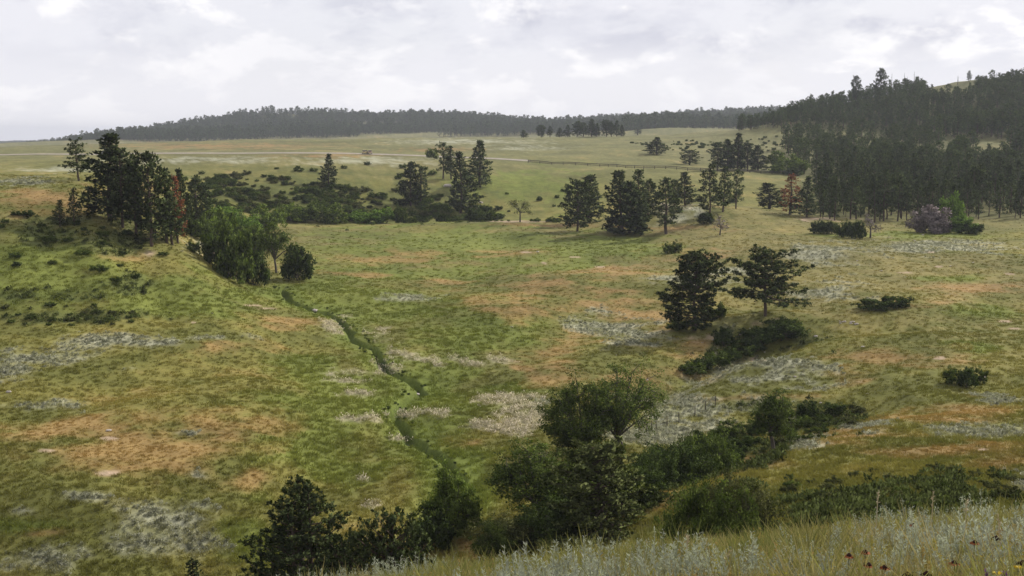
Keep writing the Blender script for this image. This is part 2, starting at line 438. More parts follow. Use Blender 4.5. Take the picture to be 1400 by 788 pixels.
COLS = dict(
    green=(0.132, 0.134, 0.036), green2=(0.168, 0.154, 0.042), tan=(0.215, 0.175, 0.078), sage=(0.300, 0.300, 0.215), dry=(0.30, 0.172, 0.078),
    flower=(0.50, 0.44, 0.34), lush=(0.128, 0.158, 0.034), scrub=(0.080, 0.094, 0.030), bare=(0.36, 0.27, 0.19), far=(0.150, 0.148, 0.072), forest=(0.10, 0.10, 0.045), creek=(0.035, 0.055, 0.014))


def cover(X, Y, Z):
    """0..1 masks of each kind of ground cover at points"""
    X = np.asarray(X, float); Y = np.asarray(Y, float)
    R = np.hypot(X, Y)
    wl = np.clip(R * .035, 1.0, 40)
    U, V = proj(X, Y, Z)
    # warp so that patch outlines are ragged
    wu = fbm(X, Y, 9, 4, 51) * 30 + fbm(X, Y, 2.0, 2, 71) * 10; wv = fbm(X, Y, 7, 4, 61)
    # outside the view the same habitats go on at random
    ok = (Y > 30)
    far_ = sst(R, 330, 700)
    wu = wu * (1 - .4 * far_)
    out = {}
    fine = fbm(X, Y, 1.6, 3, 77); mid = fbm(X, Y, 5.5, 4, 83); big = fbm(X, Y, 22, 4, 91); vast = fbm(X, Y, 110, 3, 97)
    for k, L in PATCH.items():
        m = np.zeros(X.shape)
        for (u, v, ru, rv) in L:
            small = ru < 25
            du = (U + wu * (.12 if small else 1) - u) / ru; dv = (V + wv * rv * (.25 if small else .8) - v) / rv
            sel = ok & (np.abs(du) < 1.9) & (np.abs(dv) < 1.9)
            m[sel] = np.maximum(m[sel], (1 - np.hypot(du[sel], dv[sel]) / 1.25) * (.5 if k == 'bare' and ru > 12 and rv > 5 else 1))
        out[k] = np.clip(m, 0, 1)
    o = {'lushraw': np.clip(out['lush'] * 1.6, 0, 1)}
    o['sage'] = sst(out['sage'] * 1.15 + .38 * mid + .32 * fine, .08, 1.15) * (out['sage'] > 0.0)
    o['dry'] = sst(out['dry'] * 1.05 + .38 * mid + .18 * fine, -.08, 1.0) * (out['dry'] > 0)
    o['dry'] = np.maximum(o['dry'], sst(mid * .8 + .8 * big + .2 * fine, .65, 1.45) * .45 * (1 - o.get('lushraw', 0)))
    o['flower'] = sst(out['flower'] * 1.2 + .50 * mid + .50 * fine, .15, 1.25) * (out['flower'] > 0)
    o['lush'] = sst(out['lush'] * 1.3 + .22 * mid + .1 * fine, .05, .8) * .9
    o['scrub'] = sst(out['scrub'] * 1.5 + .45 * mid + .30 * fine, .2, .95) * (out['scrub'] > 0)
    o['bare'] = sst(out['bare'] + .14 * fine + .08 * mid, .10, .55) * (out['bare'] > 0)
    o['fine'], o['mid'], o['big'], o['vast'], o['R'] = fine, mid, big, vast, R
    o['U'], o['V'] = U, V
    return o


def lerp(a, b, w): return a + (b - a) * np.asarray(w)[..., None]


def cover_colour(o, X, Y, slope_up=None):
    c_ = np.empty(X.shape + (3,)); c_[:] = COLS['green']
    c_ = lerp(c_, np.array(COLS['green2']), sst(o['mid'] * .6 + o['big'], -.4, .8))
    c_ = lerp(c_, np.array(COLS['tan']), sst(o['fine'] * .5 + o['mid'] * .6 + o['vast'] + .1, -.3, 1.2) * .55 * (1 - .8 * o['lush']))
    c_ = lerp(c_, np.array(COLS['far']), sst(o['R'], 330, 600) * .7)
    c_ = lerp(c_, np.array(COLS['lush']), o['lush'] * .8)
    c_ = lerp(c_, np.array(COLS['dry']), o['dry'] * .56)
    c_ = lerp(c_, np.array(COLS['sage']), o['sage'] * .85)
    c_ = lerp(c_, np.array(COLS['scrub']), o['scrub'] * .75)
    c_ = lerp(c_, np.array(COLS['flower']), o['flower'] * .38)
    c_ = lerp(c_, np.array(COLS['bare']), o['bare'] * .85)
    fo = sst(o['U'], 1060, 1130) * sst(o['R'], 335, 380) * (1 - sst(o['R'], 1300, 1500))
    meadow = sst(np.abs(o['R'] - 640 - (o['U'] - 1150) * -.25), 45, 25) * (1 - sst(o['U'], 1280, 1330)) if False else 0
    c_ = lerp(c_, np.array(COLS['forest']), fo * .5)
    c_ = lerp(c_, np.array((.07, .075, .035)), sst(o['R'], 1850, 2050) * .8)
    cd = creek_d(X, Y)
    c_ = lerp(c_, np.array(COLS['creek']), (1 - sst(cd, .50, 1.10)))
    c_ = lerp(c_, np.array(COLS['lush']), (1 - sst(cd, 1.2, 5)) * .75 * (1 - o['flower']))
    c_ *= (1 + .09 * o['fine'] + .10 * o['mid'] + .16 * o['big'])[..., None]
    return np.clip(c_ * 1.07, .01, .8)


# ------------------------------------------------------------------ materials
def principled(name, col=None, rough=.9, spec=.2):
    m = bpy.data.materials.new(name); m.use_nodes = True
    k = NT(m.node_tree)
    b = k.n('ShaderNodeBsdfPrincipled', {'Roughness': rough, 'Specular IOR Level': spec})
    if col is not None:
        b.inputs['Base Color'].default_value = (*col, 1)
    k.n('ShaderNodeOutputMaterial', {0: b.outputs[0]})
    return m, k, b


def link_in(k, a, b): k.nt.links.new(a, b)


def ground_material():
    m, k, b = principled('meadow_ground', rough=.95, spec=.08)
    at_ = k.n('ShaderNodeAttribute', attribute_name='cover', attribute_type='GEOMETRY').outputs[0]
    pos = k.n('ShaderNodeNewGeometry').outputs['Position']
    f1 = k.noise(pos, 2.6, 4, .7)
    f2 = k.noise(pos, .45, 4, .6)
    f3 = k.noise(pos, 9.0, 3, .7)
    v = k.math('ADD', k.ramp(f1, .3, .7, .84, 1.16), k.ramp(f2, .35, .65, -.12, .12))
    v = k.math('MULTIPLY', v, k.ramp(f3, .3, .7, .88, 1.12))
    sc_ = k.n('ShaderNodeVectorMath', {0: at_, 3: v}, operation='SCALE').outputs[0]
    # straw flecks
    st = k.ramp(k.noise(pos, 5.3, 3, .8), .56, .68, 0, .4)
    c2 = k.mix(st, sc_, k.n('ShaderNodeVectorMath', {0: sc_, 1: (1.55, 1.28, 1.15)}, operation='MULTIPLY').outputs[0])
    dk = k.ramp(k.noise(pos, 3.9, 4, .75), .57, .70, 0, .5)
    c3 = k.mix(dk, c2, k.n('ShaderNodeVectorMath', {0: c2, 1: (.50, .62, .55)}, operation='MULTIPLY').outputs[0])
    link_in(k, c3, b.inputs['Base Color'])
    h = k.math('ADD', k.math('MULTIPLY', f1, .30), k.math('MULTIPLY', f3, .12))
    bp = k.n('ShaderNodeBump', {'Height': h, 'Strength': .6, 'Distance': .28})
    link_in(k, bp.outputs[0], b.inputs['Normal'])
    return m


def leaf_material(name, col, col2, trans=.25, var=.35, clump=1.3, attr=False):
    m = bpy.data.materials.new(name); m.use_nodes = True
    k = NT(m.node_tree)
    info = k.n('ShaderNodeObjectInfo')
    geo = k.n('ShaderNodeNewGeometry')
    rnd = info.outputs['Random']
    isl = geo.outputs['Random Per Island']
    if attr:
        base = k.n('ShaderNodeAttribute', attribute_name='tcol', attribute_type='INSTANCER').outputs[0]
        cc = base
        vv = k.n('ShaderNodeMapRange', {0: isl, 1: 0, 2: 1, 3: 1 - var, 4: 1 + var}).outputs[0]
    else:
        cl = k.noise(geo.outputs['Position'], clump, 3, .6)
        cc = k.mix(k.ramp(cl, .40, .60), tuple(q * .85 for q in col), tuple(q * 1.15 for q in col2))
        vv = k.n('ShaderNodeMapRange', {0: isl, 1: 0, 2: 1, 3: 1 - var, 4: 1 + var}).outputs[0]
        rv = k.n('ShaderNodeMapRange', {0: rnd, 1: 0, 2: 1, 3: .78, 4: 1.25}).outputs[0]
        vv = k.math('MULTIPLY', vv, rv)
    cc = k.n('ShaderNodeVectorMath', {0: cc, 3: vv}, operation='SCALE').outputs[0]
    d = k.n('ShaderNodeBsdfDiffuse', {0: cc})
    tr = k.n('ShaderNodeBsdfTranslucent', {0: k.n('ShaderNodeVectorMath', {0: cc, 1: (1.1, 1.15, .85) if attr else (1.3, 1.45, .7)}, operation='MULTIPLY').outputs[0]})
    mx = k.n('ShaderNodeMixShader', {0: trans, 1: d.outputs[0], 2: tr.outputs[0]})
    k.n('ShaderNodeOutputMaterial', {0: mx.outputs[0]})
    return m


def bark_material(name, a, b_):
    m, k, b = principled(name, rough=.9, spec=.1)
    tc = k.n('ShaderNodeTexCoord').outputs['Object']
    mp = k.n('ShaderNodeMapping', {'Vector': tc, 'Scale': (6, 6, 1.2)}).outputs[0]
    f = k.noise(mp, 1.6, 4, .7)
    link_in(k, k.mix(k.ramp(f, .35, .65), a, b_), b.inputs['Base Color'])
    bp = k.n('ShaderNodeBump', {'Height': f, 'Strength': .6, 'Distance': .08})
    link_in(k, bp.outputs[0], b.inputs['Normal'])
    return m


M = {}
M['ground'] = ground_material()
M['pine'] = leaf_material('pine_needles', (.044, .060, .027), (.074, .092, .036), .16)
M['pine_pale'] = leaf_material('pine_needles_olive', (.085, .105, .036), (.13, .145, .055), .18)
M['pine_red'] = leaf_material('dead_needles', (.30, .11, .055), (.18, .07, .04), .15)
M['leaf'] = leaf_material('green_leaves', (.088, .125, .030), (.135, .175, .040), .30)
M['leaf_mid'] = leaf_material('olive_leaves', (.066, .094, .026), (.105, .135, .036), .28)
M['leaf_dark'] = leaf_material('dark_leaves', (.042, .062, .020), (.068, .092, .028), .22)
M['leaf_bright'] = leaf_material('fresh_leaves', (.11, .18, .035), (.15, .22, .05), .32)
M['leaf_dusty'] = leaf_material('dusty_leaves', (.078, .088, .034), (.115, .118, .048), .22)
M['twig'] = leaf_material('bare_grey_twigs', (.30, .25, .24), (.22, .185, .18), .05)
M['bark'] = bark_material('pine_bark', (.058, .043, .034), (.12, .088, .068))
M['bark_grey'] = bark_material('grey_bark', (.06, .05, .042), (.13, .115, .10))
M['tuft'] = leaf_material('tuft_blades', None, None, .35, .16, attr=True)


# ------------------------------------------------------------------ the land as one sheet
def build_ground():
    th1 = np.linspace(-.46, .46, 660)
    ths = np.concatenate([np.linspace(-math.pi, -.9, 26)[:-1], np.linspace(-.9, -.46, 36)[:-1], th1, np.linspace(.46, .9, 36)[1:], np.linspace(.9, math.pi, 26)[1:-1]])
    ln = math.log
    seg = [(ln(.8), ln(18), .035), (ln(18), ln(60), .03), (ln(60), ln(75), .008), (ln(75), ln(240), .0042), (ln(240), ln(380), .0055), (ln(380), ln(960), .011), (ln(960), ln(3200), .022), (ln(3200), ln(9000), .08)]
    s = np.concatenate([np.arange(a, b, d) for a, b, d in seg] + [[ln(9000)]])
    R = np.exp(s)
    # every row is at constant distance ahead near the view, round behind
    TH, RR = np.meshgrid(ths, R)
    k = 1 / np.maximum(np.cos(np.clip(TH, -.8, .8)), .1)
    X = RR * k * np.sin(TH); Y = RR * k * np.cos(TH)
    Z = ground(X.ravel(), Y.ravel()).reshape(X.shape)
    nr, nc = X.shape
    i = np.arange(nr * nc).reshape(nr, nc)
    j = np.roll(i, -1, 1)
    f = np.stack([i[:-1], j[:-1], j[1:], i[1:]], -1).reshape(-1, 4)[:, ::-1]
    V = np.stack([X, Y, Z], -1).reshape(-1, 3)
    V = np.concatenate([V, [[0, 0, -1.65]]])
    fan = np.stack([j[0], i[0], np.full(nc, nr * nc)], -1)[:, ::-1]
    # orientation check: want normals up
    me = np_mesh('ground', V, [f, fan], M['ground'], smooth=True)
    if me.polygons[len(f) // 2].normal.z < 0: me.flip_normals()
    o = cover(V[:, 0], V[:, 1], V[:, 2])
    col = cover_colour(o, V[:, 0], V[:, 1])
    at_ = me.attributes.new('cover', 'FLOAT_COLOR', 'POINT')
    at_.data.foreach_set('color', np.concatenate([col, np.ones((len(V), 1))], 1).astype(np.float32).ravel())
    ob = link('ground', me)
    setp(ob, kind='structure')
    ob['label'] = 'rolling green and tan prairie of the valley, slopes and plateau'
    return ob


build_ground()
# ------------------------------------------------------------------ mesh makers for plants
def unit(v): return v / np.maximum(np.linalg.norm(v, axis=-1, keepdims=True), 1e-9)


class Geo:
    def __init__(s): s.v = []; s.f4 = []; s.n = 0; s.nr = []

    def add(s, v, f):
        s.v.append(np.asarray(v, float)); s.f4.append(np.asarray(f, int) + s.n); s.n += len(v)

    def tube(s, pts, rad, sides=5):
        pts = np.asarray(pts, float); n = len(pts)
        tan = unit(np.gradient(pts, axis=0))
        ref = np.array([0, 0, 1.0]) if abs(tan[0, 2]) < .9 else np.array([1.0, 0, 0])
        a = unit(np.cross(tan, ref)); b = np.cross(tan, a)
        an = np.arange(sides) / sides * 2 * math.pi
        rad = np.asarray(rad, float)[:, None, None]
        ring = pts[:, None] + rad * (np.cos(an)[None, :, None] * a[:, None] + np.sin(an)[None, :, None] * b[:, None])
        i = np.arange(n * sides).reshape(n, sides); j = np.roll(i, -1, 1)
        s.add(ring.reshape(-1, 3), np.stack([i[:-1], j[:-1], j[1:], i[1:]], -1).reshape(-1, 4))

    def kites(s, p, d, L, w, rng, out=None):
        """leaf shaped quads starting at p, running along d"""
        n = len(p)
        side = unit(np.cross(d, rng.normal(size=(n, 3))))
        L = np.broadcast_to(L, (n,))[:, None]; w = np.broadcast_to(w, (n,))[:, None]
        if out is not None:
            gn = np.cross(side, d)                      # leaf faces turned so that they look outwards from the clump
            side = np.where((gn * out).sum(1, keepdims=True) < 0, -side, side)
            s.nr.append(np.repeat(unit(out + np.cross(d, side) * .35), 4, 0))
        v = np.stack([p, p + d * L * .5 + side * w * .5, p + d * L, p + d * L * .5 - side * w * .5], 1).reshape(-1, 3)
        s.add(v, np.arange(n * 4).reshape(n, 4))

    def mesh(s, name, mat, smooth=False):
        me = np_mesh(name, np.concatenate(s.v), np.concatenate(s.f4), mat, smooth or bool(s.nr))
        if s.nr:
            me.normals_split_custom_set_from_vertices(np.concatenate(s.nr).tolist())
        return me


def pine_shape(seed, H=12.0, W=5.0, base=.12, style='cone', nb=60, nq=9, leaf=.42, step=.75, lean=.0, mat='pine', trunks=1):
    rng = np.random.default_rng(seed)
    T = Geo(); C_ = Geo()
    P_, D_, L_, O_ = [], [], [], []
    for ti in range(trunks):
        h = H * (1 if ti == 0 else rng.uniform(.75, .95))
        off = np.array([0, 0, 0]) if ti == 0 else np.array([rng.uniform(-.12, .12) * W * 2, rng.uniform(-.1, .1) * W, 0])
        zs = np.linspace(0, 1, 9)
        ax = off + np.stack([np.cumsum(rng.normal(0, .012, 9)) * h * .5 + lean * zs * h, np.cumsum(rng.normal(0, .012, 9)) * h * .5, zs * h * .97], 1)
        ax[0] = off; ax[0, 2] = -.4
        r0 = h * .019
        T.tube(ax, r0 * (1 - zs * .92) + .01, 7)
        ga = rng.uniform(0, 6)
        lump = rng.uniform(.55, 1.15, 9)
        for b in range(nb // trunks):
            tt = (b + rng.uniform(0, 1)) / (nb // trunks)
            zf = base + (1 - base) * tt
            ga += 2.4 + rng.normal(0, .3)
            if style == 'cone': pr = (1 - tt) ** .85 * (1 if tt > .12 else .6 + tt * 3.3) + .06
            elif style == 'column': pr = (1 - tt ** 2.2) * .9 * min(1, .55 + tt * 2) + .05
            elif style == 'round': pr = math.sqrt(max(0, 1 - (2 * tt ** 1.0 - .85) ** 2 / 1.4)) * (1.0 if tt < .9 else .7)
            elif style == 'open': pr = (1.02 - .75 * tt ** 1.7) * rng.choice([.5, .95, 1.1])
            else: pr = (1 - tt) ** .6
            pr *= lump[int((ga % 6.283) / 6.284 * 4) + (4 if tt > .5 else 0)] * rng.uniform(.72, 1.12)
            L = max(.35, W * .5 * pr)
            el = rng.normal(.06 + .75 * tt ** 1.5 if style != 'open' else -.02 + .55 * tt, .13)
            z0 = zf * h
            k = np.clip(z0 / (h * .97) * 8, 0, 7.99); i0 = int(k)
            st = ax[i0] + (ax[i0 + 1] - ax[i0]) * (k - i0)
            dr = np.array([math.cos(ga) * math.cos(el), math.sin(ga) * math.cos(el), math.sin(el)])
            tip = st + dr * L + np.array([0, 0, -.05 * L + .18 * L * (rng.uniform() < .5)])
            mid = (st + tip) / 2 + np.array([0, 0, -.06 * L])
            T.tube([st, mid, tip], [.035 + L * .014, .02 + L * .007, .008], 3)
            m = max(2, int(L / step * 2))
            fr = rng.uniform(.30, 1.02, m) ** .8
            fr[0] = 1
            cp = st + (tip - st) * fr[:, None] + np.array([0, 0, -.06 * L]) * (4 * fr * (1 - fr))[:, None]
            sp = .26 * L * (1.05 - fr) + .20
            cp = cp + rng.normal(size=(m, 3)) * sp[:, None] * np.array([.6, .6, .30])
            q = np.repeat(cp, nq, 0)
            dd = rng.normal(size=(m * nq, 3)) * .85 + dr * .55 + np.array([0, 0, .55])
            O_.append(unit(unit(q - [ax[0, 0], ax[0, 1], 0] - [0, 0, 1] * q) * .55 + rng.normal(size=q.shape) * .15 + dd * .55 + [0, 0, .35]))
            P_.append(q + rng.normal(size=q.shape) * leaf * .28); D_.append(unit(dd)); L_.append(rng.uniform(.6, 1.15, m * nq) * leaf)
        # leader
        q = np.repeat(ax[-1:] + np.array([[0, 0, .1]]), nq * 2, 0)
        O_.append(np.tile([0, 0, 1.0], (len(q), 1)))
        P_.append(q - np.abs(rng.normal(size=q.shape)) * [0, 0, .5]); D_.append(unit(rng.normal(size=q.shape) * .6 + [0, 0, 1])); L_.append(np.full(len(q), leaf))
    P_, D_, L_, O_ = np.concatenate(P_), np.concatenate(D_), np.concatenate(L_), np.concatenate(O_)
    C_.kites(P_, D_, L_, L_ * rng.uniform(.42, .72, len(L_)), rng, O_)
    return T.mesh('pine_trunk', M['bark'], True), C_.mesh('pine_crown', M[mat])


def broad_shape(seed, H=6.0, W=6.0, base=.15, nleaf=60, leaf=.24, mat='leaf_mid', stems=1, limbs=7, spread=1.0, tips=5, dens=1.0):
    """leafy tree or bush: stems, limbs, twigs and a cloud of leaves about every twig"""
    rng = np.random.default_rng(seed)
    T = Geo(); C_ = Geo(); tipsP = []
    for s_ in range(stems):
        a0 = rng.uniform(0, 6.28)
        off = np.array([math.cos(a0), math.sin(a0), 0]) * (0 if stems == 1 else W * .12)
        lean = np.array([math.cos(a0), math.sin(a0), 0]) * (rng.uniform(0, .10) * H if stems == 1 else W * .10)
        top = off + lean + np.array([0, 0, H * max(base, .05) * 1.15])
        r0 = H * (.030 if stems == 1 else .014)
        T.tube([off + [0, 0, -.3], off + lean * .4 + [0, 0, H * base * .6], top], [r0 * 1.25, r0, r0 * .8], 6)
        for l in range(limbs):
            az = l / limbs * 6.283 + rng.uniform(-.4, .4)
            # aim at a point inside the crown ellipsoid
            el = math.asin(rng.uniform(-.55, 1.0))
            rr = rng.uniform(.55, 1.0)
            cen = np.array([0, 0, H * (base + (1 - base) * (.45 if base > .1 else .36))])
            tgt = cen + np.array([math.cos(az) * math.cos(el) * W * .5 * rr * spread, math.sin(az) * math.cos(el) * W * .5 * rr * spread, math.sin(el) * rr * H * (1 - base) * .56])
            mid = top * .5 + tgt * .5 + rng.normal(size=3) * H * .03 + [0, 0, H * .03]
            T.tube([top, mid, tgt], [r0 * .55, r0 * .34, r0 * .12], 4)
            tipsP.append(mid * .35 + tgt * .65)
            for k in range(tips):
                src = mid + (tgt - mid) * rng.uniform(.1, 1)
                d = unit(rng.normal(size=3) + unit(src - cen * [1, 1, .8]) * .9)
                e = src + d * np.array([W, W, H]) * rng.uniform(.07, .24)
                e[2] = max(e[2], H * base * .5 + .1)
                T.tube([src, (src + e) / 2 + rng.normal(size=3) * .04, e], [r0 * .18, r0 * .12, .006], 3)
                tipsP.append(e)
    tp = np.array(tipsP)
    cnt = rng.poisson(nleaf * dens, len(tp)) + 3
    rad = rng.uniform(.5, 1.4, len(tp)) * (W + H) * .5 * .092
    q = np.repeat(tp, cnt, 0); rr = np.repeat(rad, cnt)
    dv = unit(rng.normal(size=q.shape)) * (rng.uniform(0, 1, len(q)) ** .45 * rr)[:, None] * [1.15, 1.15, .75]
    p = q + dv
    p[:, 2] = np.maximum(p[:, 2], .03 * H)
    d = unit(rng.normal(size=q.shape) + unit(dv) * .6 + [0, 0, .15])
    L = leaf * rng.uniform(.6, 1.3, len(q))
    cc_ = np.array([0, 0, H * (base + (1 - base) * .3)])
    C_.kites(p, d, L, L * rng.uniform(.5, .8, len(q)), rng, unit(unit(p - cc_) * .55 + unit(dv) * .75 + [0, 0, .2]))
    return T.mesh('stems', M['bark_grey'], True), C_.mesh('leaf_crown', M[mat])


# shapes shared between copies: (trunk mesh, crown mesh, nominal height, nominal width)
PINE = {}
for i in range(4):
    PINE['cone%d' % i] = (*pine_shape(100 + i, 12, 6.2, .06, 'cone', 84, 8, .50, .62), 12, 5.6)
    PINE['round%d' % i] = (*pine_shape(120 + i, 12, 6.4, .10, 'round', 74, 8, .50, .62), 12, 6.4)
    PINE['column%d' % i] = (*pine_shape(140 + i, 12, 4.6, .16, 'column', 64, 8, .48, .62), 12, 4.6)
for i in range(2):
    PINE['open%d' % i] = (*pine_shape(160 + i, 12, 7.6, .22, 'open', 44, 9, .46, .60), 12, 7.6)
    PINE['dense%d' % i] = (*pine_shape(170 + i, 12, 7.5, .04, 'cone', 130, 9, .52, .62, trunks=2), 12, 7.0)
PINE['red0'] = (*pine_shape(190, 12, 5.0, .10, 'column', 60, 7, .44, .66, mat='pine_red'), 12, 4.6)
PINE['hero_knoll'] = (*pine_shape(201, 12.2, 8.6, .05, 'round', 150, 16, .30, .46), 12.2, 8.4)
PINE['hero_spread'] = (*pine_shape(204, 10.6, 12.0, .24, 'open', 96, 17, .29, .44), 10.6, 11.5)
PINE['hero_big'] = (*pine_shape(205, 9.0, 8.4, .03, 'cone', 190, 20, .18, .34, trunks=3), 9.0, 8.0)
PINE['hero_small'] = (*pine_shape(207, 4.6, 4.6, .03, 'round', 110, 18, .14, .24, trunks=2), 4.6, 4.4)
PINE['hero_pale'] = (*pine_shape(209, 7.5, 7.0, .10, 'open', 120, 13, .23, .30, mat='pine_pale'), 7.5, 6.8)
PINE['young0'] = (*pine_shape(211, 5, 2.2, .03, 'cone', 50, 7, .30, .38), 5, 2.0)
PINE['young1'] = (*pine_shape(213, 5, 2.4, .05, 'column', 40, 7, .30, .40), 5, 2.2)

BROAD = {}
for i, mt in enumerate(('leaf', 'leaf_mid', 'leaf_dark', 'leaf_bright', 'leaf_dusty')):
    BROAD['bush_' + mt] = (*broad_shape(300 + i, 4, 5, .03, 42, .30, mt, 3, 6, 1.0, 5), 4, 5)
    BROAD['bush2_' + mt] = (*broad_shape(330 + i, 4, 6, .02, 42, .30, mt, 4, 5, 1.0, 5), 4, 6)
BROAD['tree_mid'] = (*broad_shape(350, 6, 6, .22, 46, .28, 'leaf_mid', 1, 9, 1.0, 6), 6, 6)
BROAD['tree_airy'] = (*broad_shape(351, 6, 6, .30, 18, .26, 'leaf_dusty', 1, 8, 1.0, 6), 6, 6)
BROAD['hero_cottonwood'] = (*broad_shape(360, 8.2, 8.4, .12, 85, .18, 'leaf_mid', 1, 22, 1.08, 8, .72), 8.2, 8.2)
BROAD['hero_round'] = (*broad_shape(361, 7, 6.5, .12, 90, .18, 'leaf_mid', 1, 24, 1.0, 9), 7, 6.4)
BROAD['hero_bush'] = (*broad_shape(362, 5.0, 6.5, .04, 90, .17, 'leaf_mid', 4, 8, 1.0, 7, .8), 5.0, 6.4)
BROAD['hero_bush_dark'] = (*broad_shape(363, 5.0, 6.0, .04, 95, .17, 'leaf_dark', 4, 8, 1.0, 7, .8), 5.0, 6.0)
BROAD['hero_bright'] = (*broad_shape(364, 5.0, 4.6, .14, 90, .17, 'leaf', 1, 20, 1.0, 8, 1.0), 5.0, 4.6)
BROAD['hero_thin'] = (*broad_shape(365, 5.0, 3.4, .30, 70, .16, 'leaf_mid', 1, 14, .9, 7, .9), 5.0, 3.4)
BROAD['hero_dusty'] = (*broad_shape(366, 4.0, 6.0, .04, 70, .15, 'leaf_dusty', 4, 8, 1.0, 7, .8), 4.0, 6.0)
BROAD['bare_bush'] = (*broad_shape(370, 5, 6, .05, 60, .34, 'twig', 4, 8, 1.0, 6), 5, 6)
BROAD['bare_tree'] = (*broad_shape(371, 5, 3.6, .3, 9, .25, 'twig', 1, 7, 1.0, 6), 5, 3.6)


def fit(d):
    for key, (tr, cr, h0, w0) in list(d.items()):
        a = np.empty(len(cr.vertices) * 3, np.float32); cr.vertices.foreach_get('co', a); a = a.reshape(-1, 3)
        w = max(np.percentile(a[:, 0], 97) - np.percentile(a[:, 0], 3), np.percentile(a[:, 1], 97) - np.percentile(a[:, 1], 3))
        d[key] = (tr, cr, float(np.percentile(a[:, 2], 99.4 if key in PINE else 98)), float(w))


fit(PINE); fit(BROAD)


def plant(kind, shape, u, v=None, top=None, wpx=None, D=None, label=None, cat='tree', group=None, rz=None, cast=(40, 5000)):
    """kind: object name; base at the ground seen at pixel (u, v), or at distance D along u"""
    tr, cr, h0, w0 = (PINE.get(shape) or BROAD.get(shape))
    if D is None:
        p = at(u, v, dmin=cast[0], dmax=cast[1])
    else:
        a, _ = ray(u, 300)
        p = np.array([a * D, D, gz(a * D, D)])
    if top is None:
        H = wpx / F * p[1] * h0 / w0
    else:
        H = ray(u, top)[1] * p[1] - p[2]
    H = max(H, .25)
    sz = H / h0
    sx = (wpx / F * p[1] / w0 * (1.04 if shape in PINE else 1.02)) if wpx else sz
    e = empty(kind, p, random.uniform(0, 6.28) if rz is None else rz, (sx, sx, sz), label, cat, group)
    t_ = link('trunk' if cat == 'tree' else 'stems', tr, e)
    c2 = link('crown' if cat == 'tree' else 'foliage', cr, e)
    return e


# ---- pines one can tell apart
G1 = 'pines of the dark grove on the left hillside'
for a in [
    ('pine_tree', 'open1', 108, 248, 189, 36, 'open twin-crowned pine on the crest left of the dark grove, nearest the plateau', None),
    ('pine_tree', 'cone1', 152, 302, 185, 52, 'tallest and broadest dark pine at the left end of the hillside grove', G1),
    ('pine_tree', 'round0', 168, 312, 205, 40, 'dark pine leaning against the tallest pine of the left grove, on its right', G1),
    ('pine_tree', 'column0', 186, 322, 226, 30, 'dark pine in the middle of the left grove with a low flat top', G1),
    ('pine_tree', 'round1', 207, 338, 209, 46, 'dark pine with a bare trunk foot on the hill edge, left grove', G1),
    ('pine_tree', 'column1', 228, 333, 231, 26, 'slim dark pine just left of the rust-red dead pine', G1),
    ('pine_tree', 'column2', 236, 335, 262, 28, 'short dark pine under the rust-red dead pine', G1),
    ('pine_tree', 'cone3', 82, 311, 274, 17, 'small dark pine, the left one of a pair on the open left hillside', 'pair of small pines on the left hillside'),
    ('pine_tree', 'young1', 102, 309, 257, 18, 'slender small pine, the right one of a pair on the open left hillside', 'pair of small pines on the left hillside'),
    ('pine_tree', 'cone2', 451, 256, 211, 22, 'single dark conical pine above the brushy bank left of centre', None),
    ('pine_tree', 'cone0', 562, 282, 222, 28, 'larger pine of the touching pair on the brushy bank', None),
    ('pine_tree', 'column3', 575, 280, 228, 18, 'slimmer pine of the touching pair on the brushy bank', None),
    ('pine_tree', 'open0', 606, 245, 195, 24, 'bare-trunked dark pine on the rim beside the pale outcrop', None),
    ('pine_tree', 'column0', 617, 246, 200, 16, 'narrow pine close on the right of the bare-trunked rim pine', None),
    ('pine_tree', 'cone3', 630, 292, 209, 36, 'tall hazy dark pine standing low on the bank below the rim pines', None),
    ('pine_tree', 'cone2', 657, 257, 193, 34, 'conical dark pine at the right end of the rim pines', None),
    ('pine_tree', 'round2', 789, 317, 246, 34, 'left pine of the broad pair at the far edge of the valley floor', None),
    ('pine_tree', 'cone1', 806, 305, 240, 38, 'right, slightly farther pine of the broad pair at the far valley edge', None),
    ('pine_tree', 'dense0', 851, 321, 236, 54, 'very dense twin-topped pine reaching the ground in the middle distance', None),
    ('pine_tree', 'column1', 872, 312, 233, 26, 'narrow pine rising behind the dense twin-topped pine', None),
    ('pine_tree', 'round3', 886, 294, 246, 20, 'small round pine behind and right of the dense twin-topped pine', None),
    ('pine_tree', 'column2', 911, 320, 244, 34, 'ragged pine on the sandy hump right of the dense twin-topped pine', None),
    ('pine_tree', 'round1', 922, 285, 246, 18, 'small pine behind the sandy hump, left of a cone-shaped one', None),
    ('pine_tree', 'cone0', 937, 281, 236, 26, 'dark conical pine behind the sandy hump', None),
    ('pine_tree', 'cone2', 898, 212, 188, 24, 'squat dark pine alone on the far green slope', None),
    ('pine_tree', 'open1', 970, 303, 224, 36, 'tall airy pine with visible trunk standing right of the sandy hump', None),
    ('pine_tree', 'column3', 988, 290, 229, 18, 'thin pine close behind the tall airy pine', None),
    ('pine_tree', 'open0', 1006, 286, 232, 24, 'thin-crowned pine with straight bare trunk below the roadside fence', None),
    ('pine_tree', 'round2', 943, 226, 205, 22, 'low rounded pine left of the five-tree grove above the fence', None),
    ('pine_tree', 'cone1', 1051, 286, 251, 34, 'round dark juniper-like pine left of the front dead tree', None),
    ('pine_tree', 'cone3', 1103, 297, 242, 28, 'dark pine directly right of the reddish dead pine', None),
    ('pine_tree', 'column1', 872, 185, 174, 10, 'tiny solitary pine on the skyline meadow', None),
]:
    plant(a[0], a[1], a[2], a[3], a[4], a[5], label=a[6], group=a[7])
